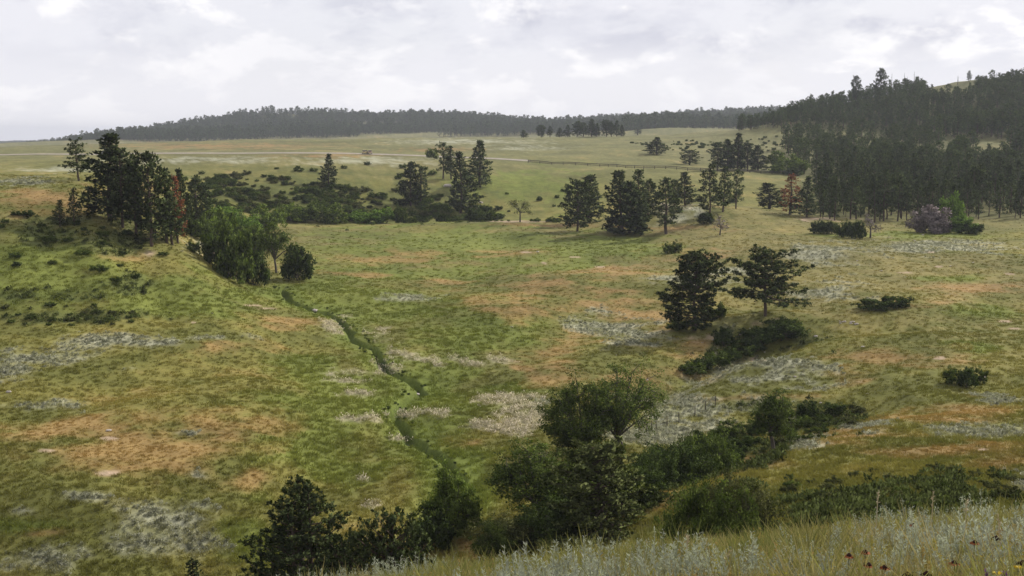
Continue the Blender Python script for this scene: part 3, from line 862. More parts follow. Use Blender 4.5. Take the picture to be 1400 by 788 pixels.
plant('pine_tree', 'cone0', 248, None, 232, 24, D=222, label='dark pine rising behind the rust-red dead pine of the left grove', group=G1)
plant('pine_tree', 'round3', 268, None, 242, 30, D=262, label='broad dark pine on the far right shoulder of the left grove', group=G1)
plant('pine_tree', 'column0', 283, None, 252, 20, D=275, label='small ragged pine right of the left grove, above the green thicket', group=G1)
plant('pine_tree', 'cone1', 178, None, 222, 34, D=212, label='dark pine at the back of the left grove between its two tallest pines', group=G1)
for i, (u, top, w) in enumerate([(981, 195, 20), (994, 191, 20), (1010, 183, 26), (1022, 196, 22), (1036, 199, 22)]):
    plant('pine_tree', ['round0', 'cone1', 'cone2', 'round1', 'cone0'][i], u, 234, top, w, group='five-tree grove above the roadside fence',
          label=['leftmost pine of the five-tree grove above the roadside fence', 'second pine from the left of the five-tree grove above the fence', 'tallest pine of the five-tree grove above the roadside fence',
                 'fourth pine of the five-tree grove above the fence, right of the tallest', 'rightmost pine of the five-tree grove above the roadside fence'][i])
plant('dead_pine', 'red0', 243, 333, 241, 24, label='rust-red dead pine on the right side of the left grove')
plant('dead_pine', 'red0', 1080, 294, 239, 30, label='reddish dead pine at the front corner of the right-hand forest')
plant('pine_tree', 'hero_knoll', 950, 452, 346, 66, label='dense dark pine on the rocky rise, left of the spreading pine', rz=.6)
plant('pine_tree', 'hero_spread', 1046, 434, 340, 88, label='wide spreading open pine with visible limbs on the rocky rise', rz=2.1)
plant('pine_tree', 'hero_big', 398, None, 662, 150, D=72, label='big dark pine at the bottom left cut by the frame, largest in the foreground', rz=1.1)
plant('pine_tree', 'hero_small', 527, None, 702, 88, D=62, label='small bushy pine at the bottom, right of the biggest foreground pine')
plant('pine_tree', 'hero_small', 462, None, 735, 62, D=66, label='low bushy pine squeezed between the two bottom foreground pines')
plant('pine_tree', 'young0', 244, None, 766, 30, D=79, label='tip of a young pine at the bottom edge, left of the big foreground pine')
plant('pine_tree', 'hero_pale', 828, None, 604, 118, D=78, label='olive green pine with tufted open boughs at the front of the gully thicket', rz=.3)
for i, (u, top) in enumerate([(716, 178), (740, 171), (752, 173), (765, 175), (776, 171), (789, 166), (797, 168), (809, 163), (816, 169), (829, 164), (836, 166), (843, 165), (850, 171)]):
    plant('pine_tree', ['cone0', 'round1', 'column2', 'cone3'][i % 4], u, 186.6, top, [9, 12, 8, 10, 9, 13, 12, 14, 10, 13, 10, 11, 7][i], label=['first', 'second', 'third', 'fourth', 'fifth', 'sixth', 'seventh', 'eighth', 'ninth', 'tenth', 'eleventh', 'twelfth', 'thirteenth'][i] + ' pine from the left in the row on the plateau edge', group='pines on the plateau edge', cast=(700, 1300))

# ---- leafy trees and thickets
for a in [
    ('cottonwood_tree', 'hero_cottonwood', 852, 616, 508, 92, None, 'tall spreading leafy tree with forked trunk above the gully thicket', 'tree'),
    ('leafy_tree', 'hero_round', 793, 625, 532, 92, None, 'dark round-crowned leafy tree leaning left of the forked tree', 'tree'),
    ('leafy_tree', 'hero_bright', 614, None, 646, 66, 86, 'bright green small tree at the creek bend near the bottom', 'tree'),
    ('leafy_tree', 'hero_thin', 1058, 617, 541, 48, None, 'slim-stemmed leafy tree standing alone at the head of the gully', 'tree'),
    ('leafy_tree', 'tree_airy', 711, 304, 274, 30, None, 'thin airy little tree at the far edge of the valley floor', 'tree'),
    ('leafy_tree', 'tree_mid', 378, 374, 306, 42, None, 'dark leafy tree with short trunk on the right of the draw thicket', 'tree'),
    ('shrub', 'bush_leaf_dark', 408, 383, 340, 42, None, 'round dark bush standing alone right of the draw thicket', 'shrub'),
    ('shrub', 'bush_leaf_mid', 322, 386, 316, 46, None, 'largest rounded bush in the middle of the draw thicket', 'shrub'),
    ('shrub', 'bush_leaf_dark', 350, 390, 347, 34, None, 'dark bush at the lower tip of the draw thicket', 'shrub'),
    ('shrub', 'bush_leaf_mid', 296, 366, 320, 36, None, 'dark green bush at the lower left edge of the draw thicket', 'shrub'),
    ('shrub', 'bush_leaf', 342, None, 310, 46, 262, 'mid green bush behind the largest bush of the draw thicket', 'shrub'),
    ('shrub', 'bush_leaf', 288, None, 289, 48, 268, 'light green bush at the upper left of the draw thicket', 'shrub'),
    ('shrub', 'bush2_leaf_bright', 330, None, 294, 44, 300, 'fresh green bush at the back of the draw thicket', 'shrub'),
    ('shrub', 'bush_leaf_mid', 272, None, 300, 30, 248, 'mid green bush against the right foot of the left grove', 'shrub'),
    ('shrub', 'bush_leaf_mid', 265, 345, 331, 15, None, 'little bush on the bare slope left of the draw thicket', 'shrub'),
    ('shrub', 'bush_leaf_bright', 305, None, 283, 40, 325, 'bright bush high in the draw, nearest the brushy bank', 'shrub'),
    ('shrub', 'bush2_leaf', 362, None, 283, 44, 320, 'green bush in the draw above the dark leafy tree', 'shrub'),
    ('shrub', 'bush_leaf', 394, None, 281, 38, 345, 'green bush at the left end of the row behind the valley floor', 'shrub'),
    ('shrub', 'bush_leaf_mid', 425, None, 279, 36, 350, 'mid green bush second in the row behind the valley floor', 'shrub'),
    ('shrub', 'bush_leaf', 457, None, 281, 30, 352, 'upright green bush third in the row behind the valley floor', 'shrub'),
    ('shrub', 'bush2_leaf_bright', 495, None, 290, 32, 356, 'low bright bush in the row behind the valley floor', 'shrub'),
    ('shrub', 'bush_leaf_bright', 523, None, 287, 36, 356, 'yellow-green bush in the row behind the valley floor', 'shrub'),
    ('shrub', 'bush_leaf_mid', 547, None, 284, 15, 356, 'narrow bush at the right end of the row behind the valley floor', 'shrub'),
    ('shrub', 'bush_leaf_dark', 604, None, 294, 15, 356, 'small dark bush at the far edge, below the tall hazy pine', 'shrub'),
    ('shrub', 'bush_leaf_dark', 646, None, 286, 16, 356, 'dark bush at the far edge, just right of the tall hazy pine', 'shrub'),
    ('shrub', 'bush2_leaf_mid', 662, None, 289, 26, 356, 'wide mid green bush at the far edge of the valley floor', 'shrub'),
    ('shrub', 'bush_leaf', 590, 216, 204, 14, None, 'little round green bush left of the rim pines', 'shrub'),
    ('shrub', 'bush2_leaf', 1075, 238, 210, 50, None, 'broad grey-green bush on the slope at the left edge of the forest', 'shrub'),
    ('shrub', 'bare_bush', 1273, 319, 286, 40, None, 'leafless pale grey bush in front of the right-hand forest', 'shrub'),
    ('leafy_tree', 'bush_leaf_bright', 1297, 316, 271, 34, None, 'fresh green tree right behind the leafless grey bush', 'tree'),
    ('shrub', 'bush_leaf_bright', 1316, 319, 297, 32, None, 'bright low bush at the right of the leafless grey bush', 'shrub'),
    ('shrub', 'bush_leaf_dark', 1328, 320, 306, 26, None, 'low dark bush at the right end of the bright bushes', 'shrub'),
    ('bare_tree', 'bare_tree', 1190, 326, 294, 24, None, 'thin leafless sapling right of the two clipped-looking dark thickets', 'tree'),
    ('bare_tree', 'bare_tree', 984, 322, 296, 22, None, 'small leafless tree beneath the tall airy pine', 'tree'),
    ('shrub', 'bush_leaf_dark', 964, 306, 292, 22, None, 'dark bush at the foot of the tall airy pine', 'shrub'),
    ('shrub', 'bush_leaf_dark', 1105, 572, 551, 26, None, 'compact dark bush alone above the head of the gully', 'shrub'),
    ('shrub', 'hero_bush', 984, None, 602, 74, 97, 'rounded green bush deep in the gully behind the grassy spur', 'shrub'),
    ('shrub', 'hero_bush_dark', 934, None, 612, 80, 95, 'dark bush filling the gully left of the rounded green one', 'shrub'),
    ('shrub', 'hero_bush_dark', 900, None, 618, 56, 92, 'dark leaning bush in the gully right under the forked tree', 'shrub'),
    ('shrub', 'hero_bush_dark', 870, None, 640, 70, 84, 'dark bush behind the olive pine on its right', 'shrub'),
    ('leafy_tree', 'hero_round', 742, None, 618, 118, 88, 'dark leafy tree at the left front of the gully thicket', 'tree'),
    ('leafy_tree', 'hero_bush', 800, None, 634, 104, 88, 'mid green tree in the centre of the gully thicket', 'tree'),
    ('shrub', 'hero_dusty', 700, None, 708, 92, 80, 'dusty olive bush at the left foot of the gully thicket', 'shrub'),
    ('shrub', 'hero_bush', 676, None, 722, 56, 78, 'small grey-green bush at the far left foot of the gully thicket', 'shrub'),
    ('shrub', 'hero_bush_dark', 770, None, 690, 100, 80, 'dark bush low between the dark leafy tree and the olive pine', 'shrub'),
    ('shrub', 'hero_bush', 958, None, 668, 70, 60, 'green bush on the flank of the grassy spur, left of the wider one', 'shrub'),
    ('shrub', 'hero_dusty', 1020, None, 656, 104, 60, 'wide tangled bush with dark stems on the flank of the grassy spur', 'shrub'),
    ('shrub', 'hero_bush', 1000, None, 680, 80, 56, 'low green bush in front of the wide tangled bush', 'shrub'),
    ('shrub', 'bush_leaf_dark', 586, None, 700, 60, 84, 'dark low bush under the bright small tree by the creek', 'shrub'),
    ('shrub', 'bush2_leaf_dark', 1066, 464, 440, 60, None, 'largest dark bush beneath the spreading pine', 'shrub'),
    ('shrub', 'bush2_leaf_dark', 1030, 472, 452, 46, None, 'dark bush left of the largest one beneath the spreading pine', 'shrub'),
    ('shrub', 'bush_leaf_dark', 990, 474, 450, 28, None, 'small dark bush between the two pines of the rocky rise', 'shrub'),
    ('shrub', 'bush_leaf_mid', 928, 452, 438, 26, None, 'low bush at the left foot of the dense dark pine', 'shrub'),
    ('shrub', 'bush_leaf_mid', 978, 436, 418, 26, None, 'low bush at the right foot of the dense dark pine', 'shrub'),
    ('shrub', 'bush_leaf_dark', 1195, 424, 410, 40, None, 'left part of the low reedy patch on the right meadow', 'shrub'),
    ('shrub', 'bush_leaf_dark', 1222, 421, 406, 38, None, 'right part of the low reedy patch on the right meadow', 'shrub'),
    ('shrub', 'bush_leaf_mid', 1303, 526, 506, 24, None, 'left of three small tufted bushes on the open right meadow', 'shrub'),
    ('shrub', 'bush_leaf_dusty' if False else 'bush_leaf_dark', 1322, 530, 505, 24, None, 'middle of three small tufted bushes on the open right meadow', 'shrub'),
    ('shrub', 'bush_leaf_mid', 1340, 524, 506, 18, None, 'right of three small tufted bushes on the open right meadow', 'shrub'),
    ('shrub', 'bush_leaf_mid', 914, 347, 334, 12, None, 'tiny bush, left of a close pair on the valley floor', 'shrub'),
    ('shrub', 'bush_leaf_mid', 925, 346, 332, 14, None, 'tiny bush, right of a close pair on the valley floor', 'shrub'),
    ('shrub', 'bush_leaf_dark', 23, 295, 289, 13, None, 'low dark mat bush, left of two on the upper left hillside', 'shrub'),
    ('shrub', 'bush_leaf_dark', 39, 296, 288, 15, None, 'low dark mat bush, right of two on the upper left hillside', 'shrub'),
    ('shrub', 'young0', 197, 405, 390, 6, None, 'knee-high dark sapling alone on the lower left hillside', 'shrub'),
]:
    plant(a[0], a[1], a[2], a[3], a[4], a[5], D=a[6], label=a[7], cat=a[8])
for i, (u, v, tp, w) in enumerate([(1114, 320, 305, 10), (1122, 320, 303, 11), (1130, 320, 304, 11), (1139, 320, 305, 10), (1151, 325, 306, 12), (1160, 326, 305, 12), (1168, 327, 304, 12), (1177, 327, 306, 11)]):
    side = 'left' if i < 4 else 'right'
    plant('shrub', ['bush_leaf_dark', 'bush2_leaf_dark'][i % 2], u, v, tp, w * 1.25, label='dark upright shrub packed in the %s of two square-cut thickets before the forest' % side, cat='shrub', group='shrubs of the %s square thicket' % side)
for i, (u, v, tp, w) in enumerate([(945, 512, 497, 30), (962, 507, 490, 32), (980, 500, 483, 30), (998, 494, 478, 30), (1014, 488, 472, 30), (1030, 482, 466, 28), (1075, 455, 436, 34)]):
    plant('shrub', 'bush2_leaf_dark' if i % 2 else 'bush_leaf_mid', u, v, tp, w, label='low dark green shrub in the band below the two rocky-rise pines', cat='shrub', group='shrub band below the rocky rise')


# ---- many bushes on banks and slopes, one object each
def scatter_px(poly, n, seed, mind=2.0, dmin=40, dmax=1200, fn=None):
    """points on the ground spread evenly over the area seen inside a pixel polygon"""
    rng = np.random.default_rng(seed)
    poly = np.array(poly, float)
    lo, hi = poly.min(0), poly.max(0)
    res = []
    tries = 0
    cand_u = rng.uniform(lo[0], hi[0], n * 6); cand_v = rng.uniform(lo[1], hi[1], n * 6)
    for u, v in zip(cand_u, cand_v):
        if len(res) >= n: break
        if not inside(u, v, poly): continue
        p = at(u, v, dmin=dmin, dmax=dmax)
        if all((p[0] - q[0]) ** 2 + (p[1] - q[1]) ** 2 > mind ** 2 for q in res): res.append(p)
    return res


def inside(u, v, poly):
    u = np.asarray(u, float); v = np.asarray(v, float)
    c_ = np.zeros(u.shape, bool)
    x0, y0 = poly[-1]
    for x1, y1 in poly:
        k = ((y1 > v) != (y0 > v))
        xx = (x0 - x1) * (v - y1) / ((y0 - y1) if y0 != y1 else 1e-9) + x1
        c_ ^= k & (u < xx)
        x0, y0 = x1, y1
    return c_


def bushes(pts, shapes, hr, label, group, seed, wide=1.25):
    rng = random.Random(seed)
    for p in pts:
        sh = rng.choice(shapes)
        tr, cr, h0, w0 = BROAD[sh]
        H = rng.uniform(*hr); s = H / h0
        o = bpy.data.objects.new('shrub', cr)
        SC.collection.objects.link(o)
        o.location = p; o.rotation_euler = (0, 0, rng.uniform(0, 6.28)); o.scale = (s * wide * rng.uniform(.8, 1.3),) * 2 + (s,)
        setp(o, label, 'shrub', group)


bushes(scatter_px([(262, 318), (290, 292), (345, 288), (385, 300), (385, 330), (352, 382), (325, 380), (300, 352)], 26, 21, 2.6, 200, 345), ['bush_leaf_mid', 'bush_leaf', 'bush_leaf_dark', 'bush2_leaf_mid', 'bush2_leaf', 'bush_leaf_bright', 'bush_leaf'], (1.5, 3.0), 'leafy bush in the green thicket that fills the draw', 'bushes of the draw thicket', 22, .85)
bushes(scatter_px([(380, 222), (640, 228), (640, 250), (420, 240)], 12, 2, 4, 300, 600), ['bush_leaf_dark', 'bush_leaf_mid'], (.8, 1.6), 'small scattered bush on the slope just under the plateau rim', 'bushes under the plateau rim', 6)
bushes(scatter_px([(0, 300), (150, 310), (240, 355), (200, 392), (60, 380), (0, 372)], 22, 3, 3, 100, 260), ['bush_leaf_dark', 'bush_leaf_mid', 'bush2_leaf_mid'], (.35, .9), 'low scattered bush on the steep left hillside', 'bushes on the left hillside', 7, 1.5)
bushes(scatter_px([(0, 420), (130, 418), (190, 428), (190, 446), (0, 446)], 24, 4, 1.6, 100, 200), ['bush_leaf_mid', 'bush_leaf_dusty'], (.25, .6), 'low bush in the strip at the foot of the left hillside', 'bushes at the foot of the left hillside', 8, 1.4)
bushes(scatter_px([(1060, 695), (1080, 655), (1250, 640), (1400, 650), (1400, 690), (1240, 706), (1120, 722)], 40, 5, .9, 45, 110), ['bush_leaf_dusty', 'bush_leaf_mid', 'bush2_leaf_dusty', 'bush_leaf_dusty'], (.20, .50), 'knee-high bush on the shaded flank of the grassy spur', 'bushes on the spur flank', 9, 1.5)
bushes(scatter_px([(1060, 600), (1080, 568), (1180, 560), (1185, 578), (1120, 600), (1070, 615)], 18, 6, 1.4, 90, 150), ['bush_leaf_mid', 'bush_leaf_dusty', 'bush_leaf_dark'], (.45, 1.1), 'bush in the shallow head of the gully behind the spur', 'bushes at the gully head', 10)
bushes(scatter_px([(890, 640), (960, 600), (1040, 585), (1060, 615), (1000, 640), (900, 680)], 22, 16, 1.3, 88, 135), ['bush_leaf_mid', 'bush_leaf_dark', 'bush_leaf_dark'], (.6, 1.6), 'bush on the banks of the dark gully', 'bushes on the gully banks', 12)
bushes(scatter_px([(680, 245), (760, 262), (900, 255), (1040, 262), (1040, 282), (800, 296), (690, 290)], 20, 7, 4, 330, 520), ['bush_leaf_mid', 'bush_leaf_dark'], (.5, 1.4), 'small bush dotted over the green slope below the fence', 'bushes on the green slope', 11)
bushes(scatter_px([(560, 306), (700, 302), (780, 306), (780, 302), (560, 300)], 14, 9, 2, 330, 400), ['bush_leaf_mid', 'bush_leaf_dark'], (.8, 1.4), 'low bush along the far edge of the valley floor', 'bushes along the far edge', 13, 1.6)
cpts = []
_rc = random.Random(3)
for i in range(0, len(CREEK) - 1):
    for s_ in (-1, 1):
        if _rc.random() < .5:
            x, y = CREEK[i]; x += s_ * _rc.uniform(.7, 1.4); y += _rc.uniform(-1, 1)
            cpts.append((x, y, gz(x, y)))


# ------------------------------------------------------------------ scatters of what nobody could count
def scatter(name, P, scl, rot, pid, protos, col=None, label=None, kind='stuff'):
    P = np.asarray(P, np.float32)
    me = bpy.data.meshes.new(name)
    me.vertices.add(len(P)); me.vertices.foreach_set('co', P.ravel())
    a = me.attributes.new('scl', 'FLOAT_VECTOR', 'POINT')
    scl = np.asarray(scl, np.float32)
    if scl.ndim == 1: scl = np.repeat(scl[:, None], 3, 1)
    a.data.foreach_set('vector', scl.ravel())
    a = me.attributes.new('rot', 'FLOAT_VECTOR', 'POINT')
    rot = np.asarray(rot, np.float32)
    if rot.ndim == 1: rot = np.stack([rot * 0, rot * 0, rot], 1)
    a.data.foreach_set('vector', rot.astype(np.float32).ravel())
    a = me.attributes.new('pid', 'INT', 'POINT'); a.data.foreach_set('value', np.asarray(pid, np.int32))
    if col is not None:
        a = me.attributes.new('tcol', 'FLOAT_COLOR', 'POINT')
        a.data.foreach_set('color', np.concatenate([col, np.ones((len(P), 1))], 1).astype(np.float32).ravel())
    coll = bpy.data.collections.new(name + '_shapes')
    for i, m in enumerate(protos):
        coll.objects.link(bpy.data.objects.new('%s_shape_%s' % (name, 'abcdefghij'[i]), m))
    ob = link(name, me)
    g = bpy.data.node_groups.new(name, 'GeometryNodeTree')
    g.interface.new_socket('Geometry', in_out='INPUT', socket_type='NodeSocketGeometry')
    g.interface.new_socket('Geometry', in_out='OUTPUT', socket_type='NodeSocketGeometry')
    k = NT(g)
    gi = k.n('NodeGroupInput'); go = k.n('NodeGroupOutput')
    ci = k.n('GeometryNodeCollectionInfo', transform_space='ORIGINAL')
    ci.inputs['Collection'].default_value = coll
    ci.inputs['Separate Children'].default_value = True
    ci.inputs['Reset Children'].default_value = True

    def named(nm, ty):
        n_ = k.n('GeometryNodeInputNamedAttribute', data_type=ty)
        n_.inputs['Name'].default_value = nm
        return n_.outputs[0]
    ip = k.n('GeometryNodeInstanceOnPoints')
    g.links.new(gi.outputs[0], ip.inputs['Points'])
    g.links.new(ci.outputs[0], ip.inputs['Instance'])
    ip.inputs['Pick Instance'].default_value = True
    g.links.new(named('pid', 'INT'), ip.inputs['Instance Index'])
    g.links.new(named('rot', 'FLOAT_VECTOR'), ip.inputs['Rotation'])
    g.links.new(named('scl', 'FLOAT_VECTOR'), ip.inputs['Scale'])
    g.links.new(ip.outputs[0], go.inputs[0])
    md = ob.modifiers.new('scatter', 'NODES'); md.node_group = g
    setp(ob, label, None, None, kind)
    return ob


# -- forest: single trees in front, the mass behind
def tree_mesh_joined(tr, cr, name):
    """trunk and crown in one mesh for trees far off"""
    v = []; f = []; n = 0; mi = []
    for j, me in enumerate((tr, cr)):
        a = np.empty(len(me.vertices) * 3, np.float32); me.vertices.foreach_get('co', a)
        l = np.empty(len(me.loops), np.int32); me.loops.foreach_get('vertex_index', l)
        v.append(a.reshape(-1, 3)); f.append(l.reshape(-1, 4) + n); n += len(me.vertices); mi += [j] * (len(l) // 4)
    me = np_mesh(name, np.concatenate(v), np.concatenate(f), [tr.materials[0], cr.materials[0]])
    me.polygons.foreach_set('material_index', np.array(mi, np.int32))
    return me


FAR = []
for i in range(6):
    tr, cr = pine_shape(400 + i, 12, [4.6, 5.2, 4.2, 6.0, 5.0, 4.4][i], [.22, .1, .35, .3, .12, .45][i], ['column', 'cone', 'round', 'round', 'cone', 'round'][i], 30, 5, .95, 1.2)
    FAR.append(tree_mesh_joined(tr, cr, 'far_pine'))
VFAR = []
for i in range(4):
    tr, cr = pine_shape(420 + i, 12, [4.6, 5.2, 5.2, 6.0][i], [.12, .1, .15, .2][i], ['column', 'cone', 'round', 'round'][i], 14, 4, 1.7, 2.2)
    VFAR.append(tree_mesh_joined(tr, cr, 'very_far_pine'))


def spread(n, d0, d1, u0, u1, seed):
    """n points evenly spread over the ground between two distances"""
    rng = np.random.default_rng(seed)
    a0, a1 = ray(u0, 200)[0], ray(u1, 200)[0]
    D = np.sqrt(rng.uniform(d0 ** 2, d1 ** 2, n)); a = rng.uniform(a0, a1, n)
    X, Y = a * D, D
    Z = ground(X, Y)
    U, V = proj(X, Y, Z)
    return X, Y, Z, U, V, rng


def thin(X, Y, cell, rng):
    key = np.floor(X / cell).astype(int) * 100003 + np.floor(Y / cell).astype(int)
    _, idx = np.unique(key, return_index=True)
    return idx


LOWER = [(1112, 304), (1124, 285), (1104, 262), (1086, 244), (1080, 236), (1086, 222), (1150, 217), (1230, 217), (1290, 210), (1340, 204), (1700, 196), (1700, 316), (1345, 303), (1240, 309), (1170, 303)]
UPPER = [(1010, 179), (1060, 175), (1100, 177), (1180, 178), (1260, 180), (1300, 190), (1700, 192), (1700, 60), (1420, 114), (1360, 116), (1338, 124), (1310, 136), (1276, 138), (1258, 122), (1244, 90), (1100, 90), (1030, 130), (1000, 172)]
X, Y, Z, U, V, rng = spread(9000, 330, 600, 1050, 1620, 31)
k = inside(U, V, LOWER)
X, Y, Z, U, V = [q[k] for q in (X, Y, Z, U, V)]
i = thin(X, Y, 6.6, rng); X, Y, Z, U, V = [q[i] for q in (X, Y, Z, U, V)]
clear = (fbm(X, Y, 38, 2, 131) > .55) | (rng.uniform(size=len(X)) > .35 + sst(U + fbm(X, Y, 30, 2, 137) * 25, 1075, 1125))
X, Y, Z, U, V = [q[~clear] for q in (X, Y, Z, U, V)]
o_ = np.argsort(np.hypot(X, Y) + np.where(U > 1440, 400, 0))
X, Y, Z, U, V = [q[o_] for q in (X, Y, Z, U, V)]
NS = 215
rr = random.Random(44)
LIGHT = {}
for key in ('cone0', 'cone1', 'column0', 'column1', 'round0', 'round1', 'column2'):
    sd = {'cone0': 501, 'cone1': 502, 'column0': 503, 'column1': 504, 'round0': 505, 'round1': 506, 'column2': 507}[key]
    LIGHT[key] = pine_shape(sd, 12, {'c': 4.9, 'r': 5.4}[key[0]], [.08, .2, .3][sd % 3], key[:-1] if key[:-1] != 'column' else 'column', 46, 6, .66, .85)
for x, y, z, u, v in zip(X[:NS], Y[:NS], Z[:NS], U[:NS], V[:NS]):
    tr, cr = LIGHT[rr.choice(list(LIGHT))]
    s = rr.choice([.4, .6, .75, .85, .95, 1.0, 1.1]) * rr.uniform(.9, 1.1)
    e = empty('pine_tree', (x, y, z), rr.uniform(0, 6.28), (s * rr.uniform(.85, 1.15),) * 2 + (s,), 'dark pine in the near ranks of the right-hand forest', 'tree', 'pines in the near ranks of the right-hand forest')
    link('trunk', tr, e); link('crown', cr, e)
X, Y, Z, U, V = [q[NS:] for q in (X, Y, Z, U, V)]
FX, FY, FZ = [X], [Y], [Z]
X, Y, Z, U, V, rng = spread(26000, 600, 860, 985, 1700, 32)
k = inside(U, V, UPPER)
X, Y, Z, U, V = [q[k] for q in (X, Y, Z, U, V)]
i = thin(X, Y, 4.6, rng); X, Y, Z, U, V = [q[i] for q in (X, Y, Z, U, V)]
i = rng.uniform(size=len(X)) < np.clip(1.3 - .95 * sst(Y - 735 + 25 * sst(-U, -1120, -1040), 15, 55) - .3 * sst(fbm(X, Y, 40, 2, 151), .5, .9), .18, 1)
FX.append(X[i]); FY.append(Y[i]); FZ.append(Z[i])
X, Y, Z, U, V, rng2 = spread(500, 560, 690, 1060, 1420, 39)
i = inside(U, V, [(1070, 225), (1070, 186), (1200, 184), (1290, 188), (1320, 215)]) & (rng2.uniform(size=len(X)) < .36)
FX.append(X[i]); FY.append(Y[i]); FZ.append(Z[i])
FX, FY, FZ = map(np.concatenate, (FX, FY, FZ))
n = len(FX); rng = np.random.default_rng(5)
s = rng.uniform(.55, .78, n) * rng.choice([.75, .95, 1.1], n); s[FY < 640] *= 1.3
scatter('pine_forest', np.stack([FX, FY, FZ], 1), np.stack([s * rng.uniform(1, 1.5, n), s * rng.uniform(1, 1.5, n), s], 1), rng.uniform(0, 6.28, n), rng.integers(0, 6, n), FAR,
        label='dense dark pine forest covering the right-hand hill')
# far ridge
X, Y, Z, U, V, rng = spread(60000, 1620, 2480, -60, 1075, 33)
clear = (fbm(X, Y, 170, 3, 141) > .58) | (U < 36) | ((U > 455) & (U < 560) & (Y > 2000) & (Y < 2120)) | ((U < 800) & (Y < 1750)) | ((U > 860) & (Y < 1850))
X, Y, Z, U, V = [q[~clear] for q in (X, Y, Z, U, V)]
i = thin(X, Y, 8.5, rng)
X, Y, Z, U = X[i], Y[i], Z[i], U[i]
X2, Y2, Z2, U2, V2, _ = spread(2600, 1430, 1640, 850, 1075, 35)
i = thin(X2, Y2, 9, rng)
X, Y, Z = np.concatenate([X, X2[i]]), np.concatenate([Y, Y2[i]]), np.concatenate([Z, Z2[i]])
U = np.concatenate([U, U2[i]])
n = len(X); s = rng.uniform(.6, 1.25, n) * rng.choice([.8, 1, 1, 1.3], n) * (.15 + .85 * sst(U, 40, 150))
scatter('ridge_forest', np.stack([X, Y, Z], 1), np.stack([s * 1.15, s * 1.15, s], 1), rng.uniform(0, 6.28, n), rng.integers(0, 4, n), VFAR, label='blue-hazed pine forest on the long far ridge')
X, Y, Z, U, V, rng = spread(6000, 4300, 4700, -300, 200, 36)
n = len(X); s = rng.uniform(.8, 1.3, n)
scatter('distant_forest', np.stack([X, Y, Z], 1), np.stack([s * 1.5, s * 1.5, s], 1), rng.uniform(0, 6.28, n), rng.integers(0, 4, n), VFAR, label='faint blue strip of trees on the distant skyline at far left')
# skyline pines and snags of the right hill
for u, D, top, w, sh, lb in [(1197, 778, 94, 14, 'round0', 'lone tall thin pine rising above the wooded skyline of the right hill'), (1163, 775, 104, 12, 'round1', 'thin-topped pine on the wooded skyline left of the lone tall one'),
                             (1315, 768, 97, 6, 'column1', 'small dark pine alone on the bald hilltop, left of the last group'), (1377, 760, 96, 8, 'round2', 'tall pine on the bald hilltop, left of the tallest one'),
                             (1391, 758, 90, 12, 'open1', 'tallest pine on the bald hilltop at the right edge'), (1386, 762, 102, 6, 'column3', 'short pine between the two tall ones on the bald hilltop'),
                             (1327, 766, 103, 6, 'column0', 'tiny pine on the bald hilltop, right of the lone small one')]:
    plant('pine_tree', sh, u, None, top, w, D=D, label=lb)
for i, (u, top) in enumerate([(1241, 98), (1228, 100), (1211, 101), (1352, 99), (1232, 105), (1300, 104)]):
    a, _ = ray(u, 300); D = 775 if u < 1250 else 764
    x, y = a * D, D; z = gz(x, y); H = ray(u, top)[1] * D - z
    g = Geo(); H = max(H, 3)
    g.tube([(0, 0, -.5), (.1, 0, H * .5), (.05, .1, H)], [.28, .2, .06], 5)
    for q in range(5):
        zz_ = H * (.4 + .11 * q); an = q * 2.2
        g.tube([(.08, 0, zz_), (.08 + math.cos(an) * .9, math.sin(an) * .9, zz_ + .25)], [.06, .02], 3)
    ob = link('dead_snag', g.mesh('dead_snag', M['bark_grey'])); ob.location = (x, y, z)
    setp(ob, 'bare dead trunk sticking up from the hilltop skyline', 'tree', 'dead trunks on the hilltop')


# ---- grass, sage, flowers
def tuft(seed, n, h, r, w, bend=.35, up=1.0):
    rng = np.random.default_rng(seed)
    g = Geo()
    a = rng.uniform(0, 6.28, n); q = rng.uniform(0, 1, n) ** .6 * r
    base = np.stack([np.cos(a) * q, np.sin(a) * q, np.full(n, -.03)], 1)
    d = unit(np.stack([np.cos(a), np.sin(a), np.zeros(n)], 1) * rng.uniform(0, bend, n)[:, None] + rng.normal(size=(n, 3)) * .12 + [0, 0, up])
    L = h * rng.uniform(.55, 1.15, n)
    side = unit(np.cross(d, rng.normal(size=(n, 3)))) * (w * rng.uniform(.6, 1.3, n))[:, None] * .5
    mid = base + d * L[:, None] * .55
    tip = base + d * L[:, None] + np.stack([np.cos(a), np.sin(a), -np.ones(n) * .3], 1) * (L * .18)[:, None]
    v = np.stack([base - side, base + side, mid + side, mid - side, tip + side * .25, tip - side * .25], 1).reshape(-1, 3)
    i = np.arange(n)[:, None] * 6
    g.add(v, np.concatenate([i + [0, 1, 2, 3], i + [3, 2, 4, 5]]))
    return g.mesh('grass_tuft', M['tuft'])


def leafy_stems(seed, stems, h, r, leaves, ll, lw):
    rng = np.random.default_rng(seed); g = Geo()
    for s_ in range(stems):
        a = rng.uniform(0, 6.28); q = r * rng.uniform(0, 1) ** .5
        b = np.array([math.cos(a) * q, math.sin(a) * q, -.02]); d = unit(np.array([math.cos(a) * .18, math.sin(a) * .18, 1]) + rng.normal(size=3) * .08)
        H = h * rng.uniform(.6, 1.1)
        g.tube([b, b + d * H * .5, b + d * H], [.004 * h / .5, .003 * h / .5, .001], 3)
        t_ = rng.uniform(.2, 1, leaves)
        p = b + d * H * t_[:, None]
        dd = unit(rng.normal(size=(leaves, 3)) * [1, 1, .3] + [0, 0, 1.1])
        L = ll * (1.25 - t_ * .6)
        g.kites(p, dd, L, np.full(leaves, lw), rng)
    return g.mesh('leafy_stems', M['tuft'])


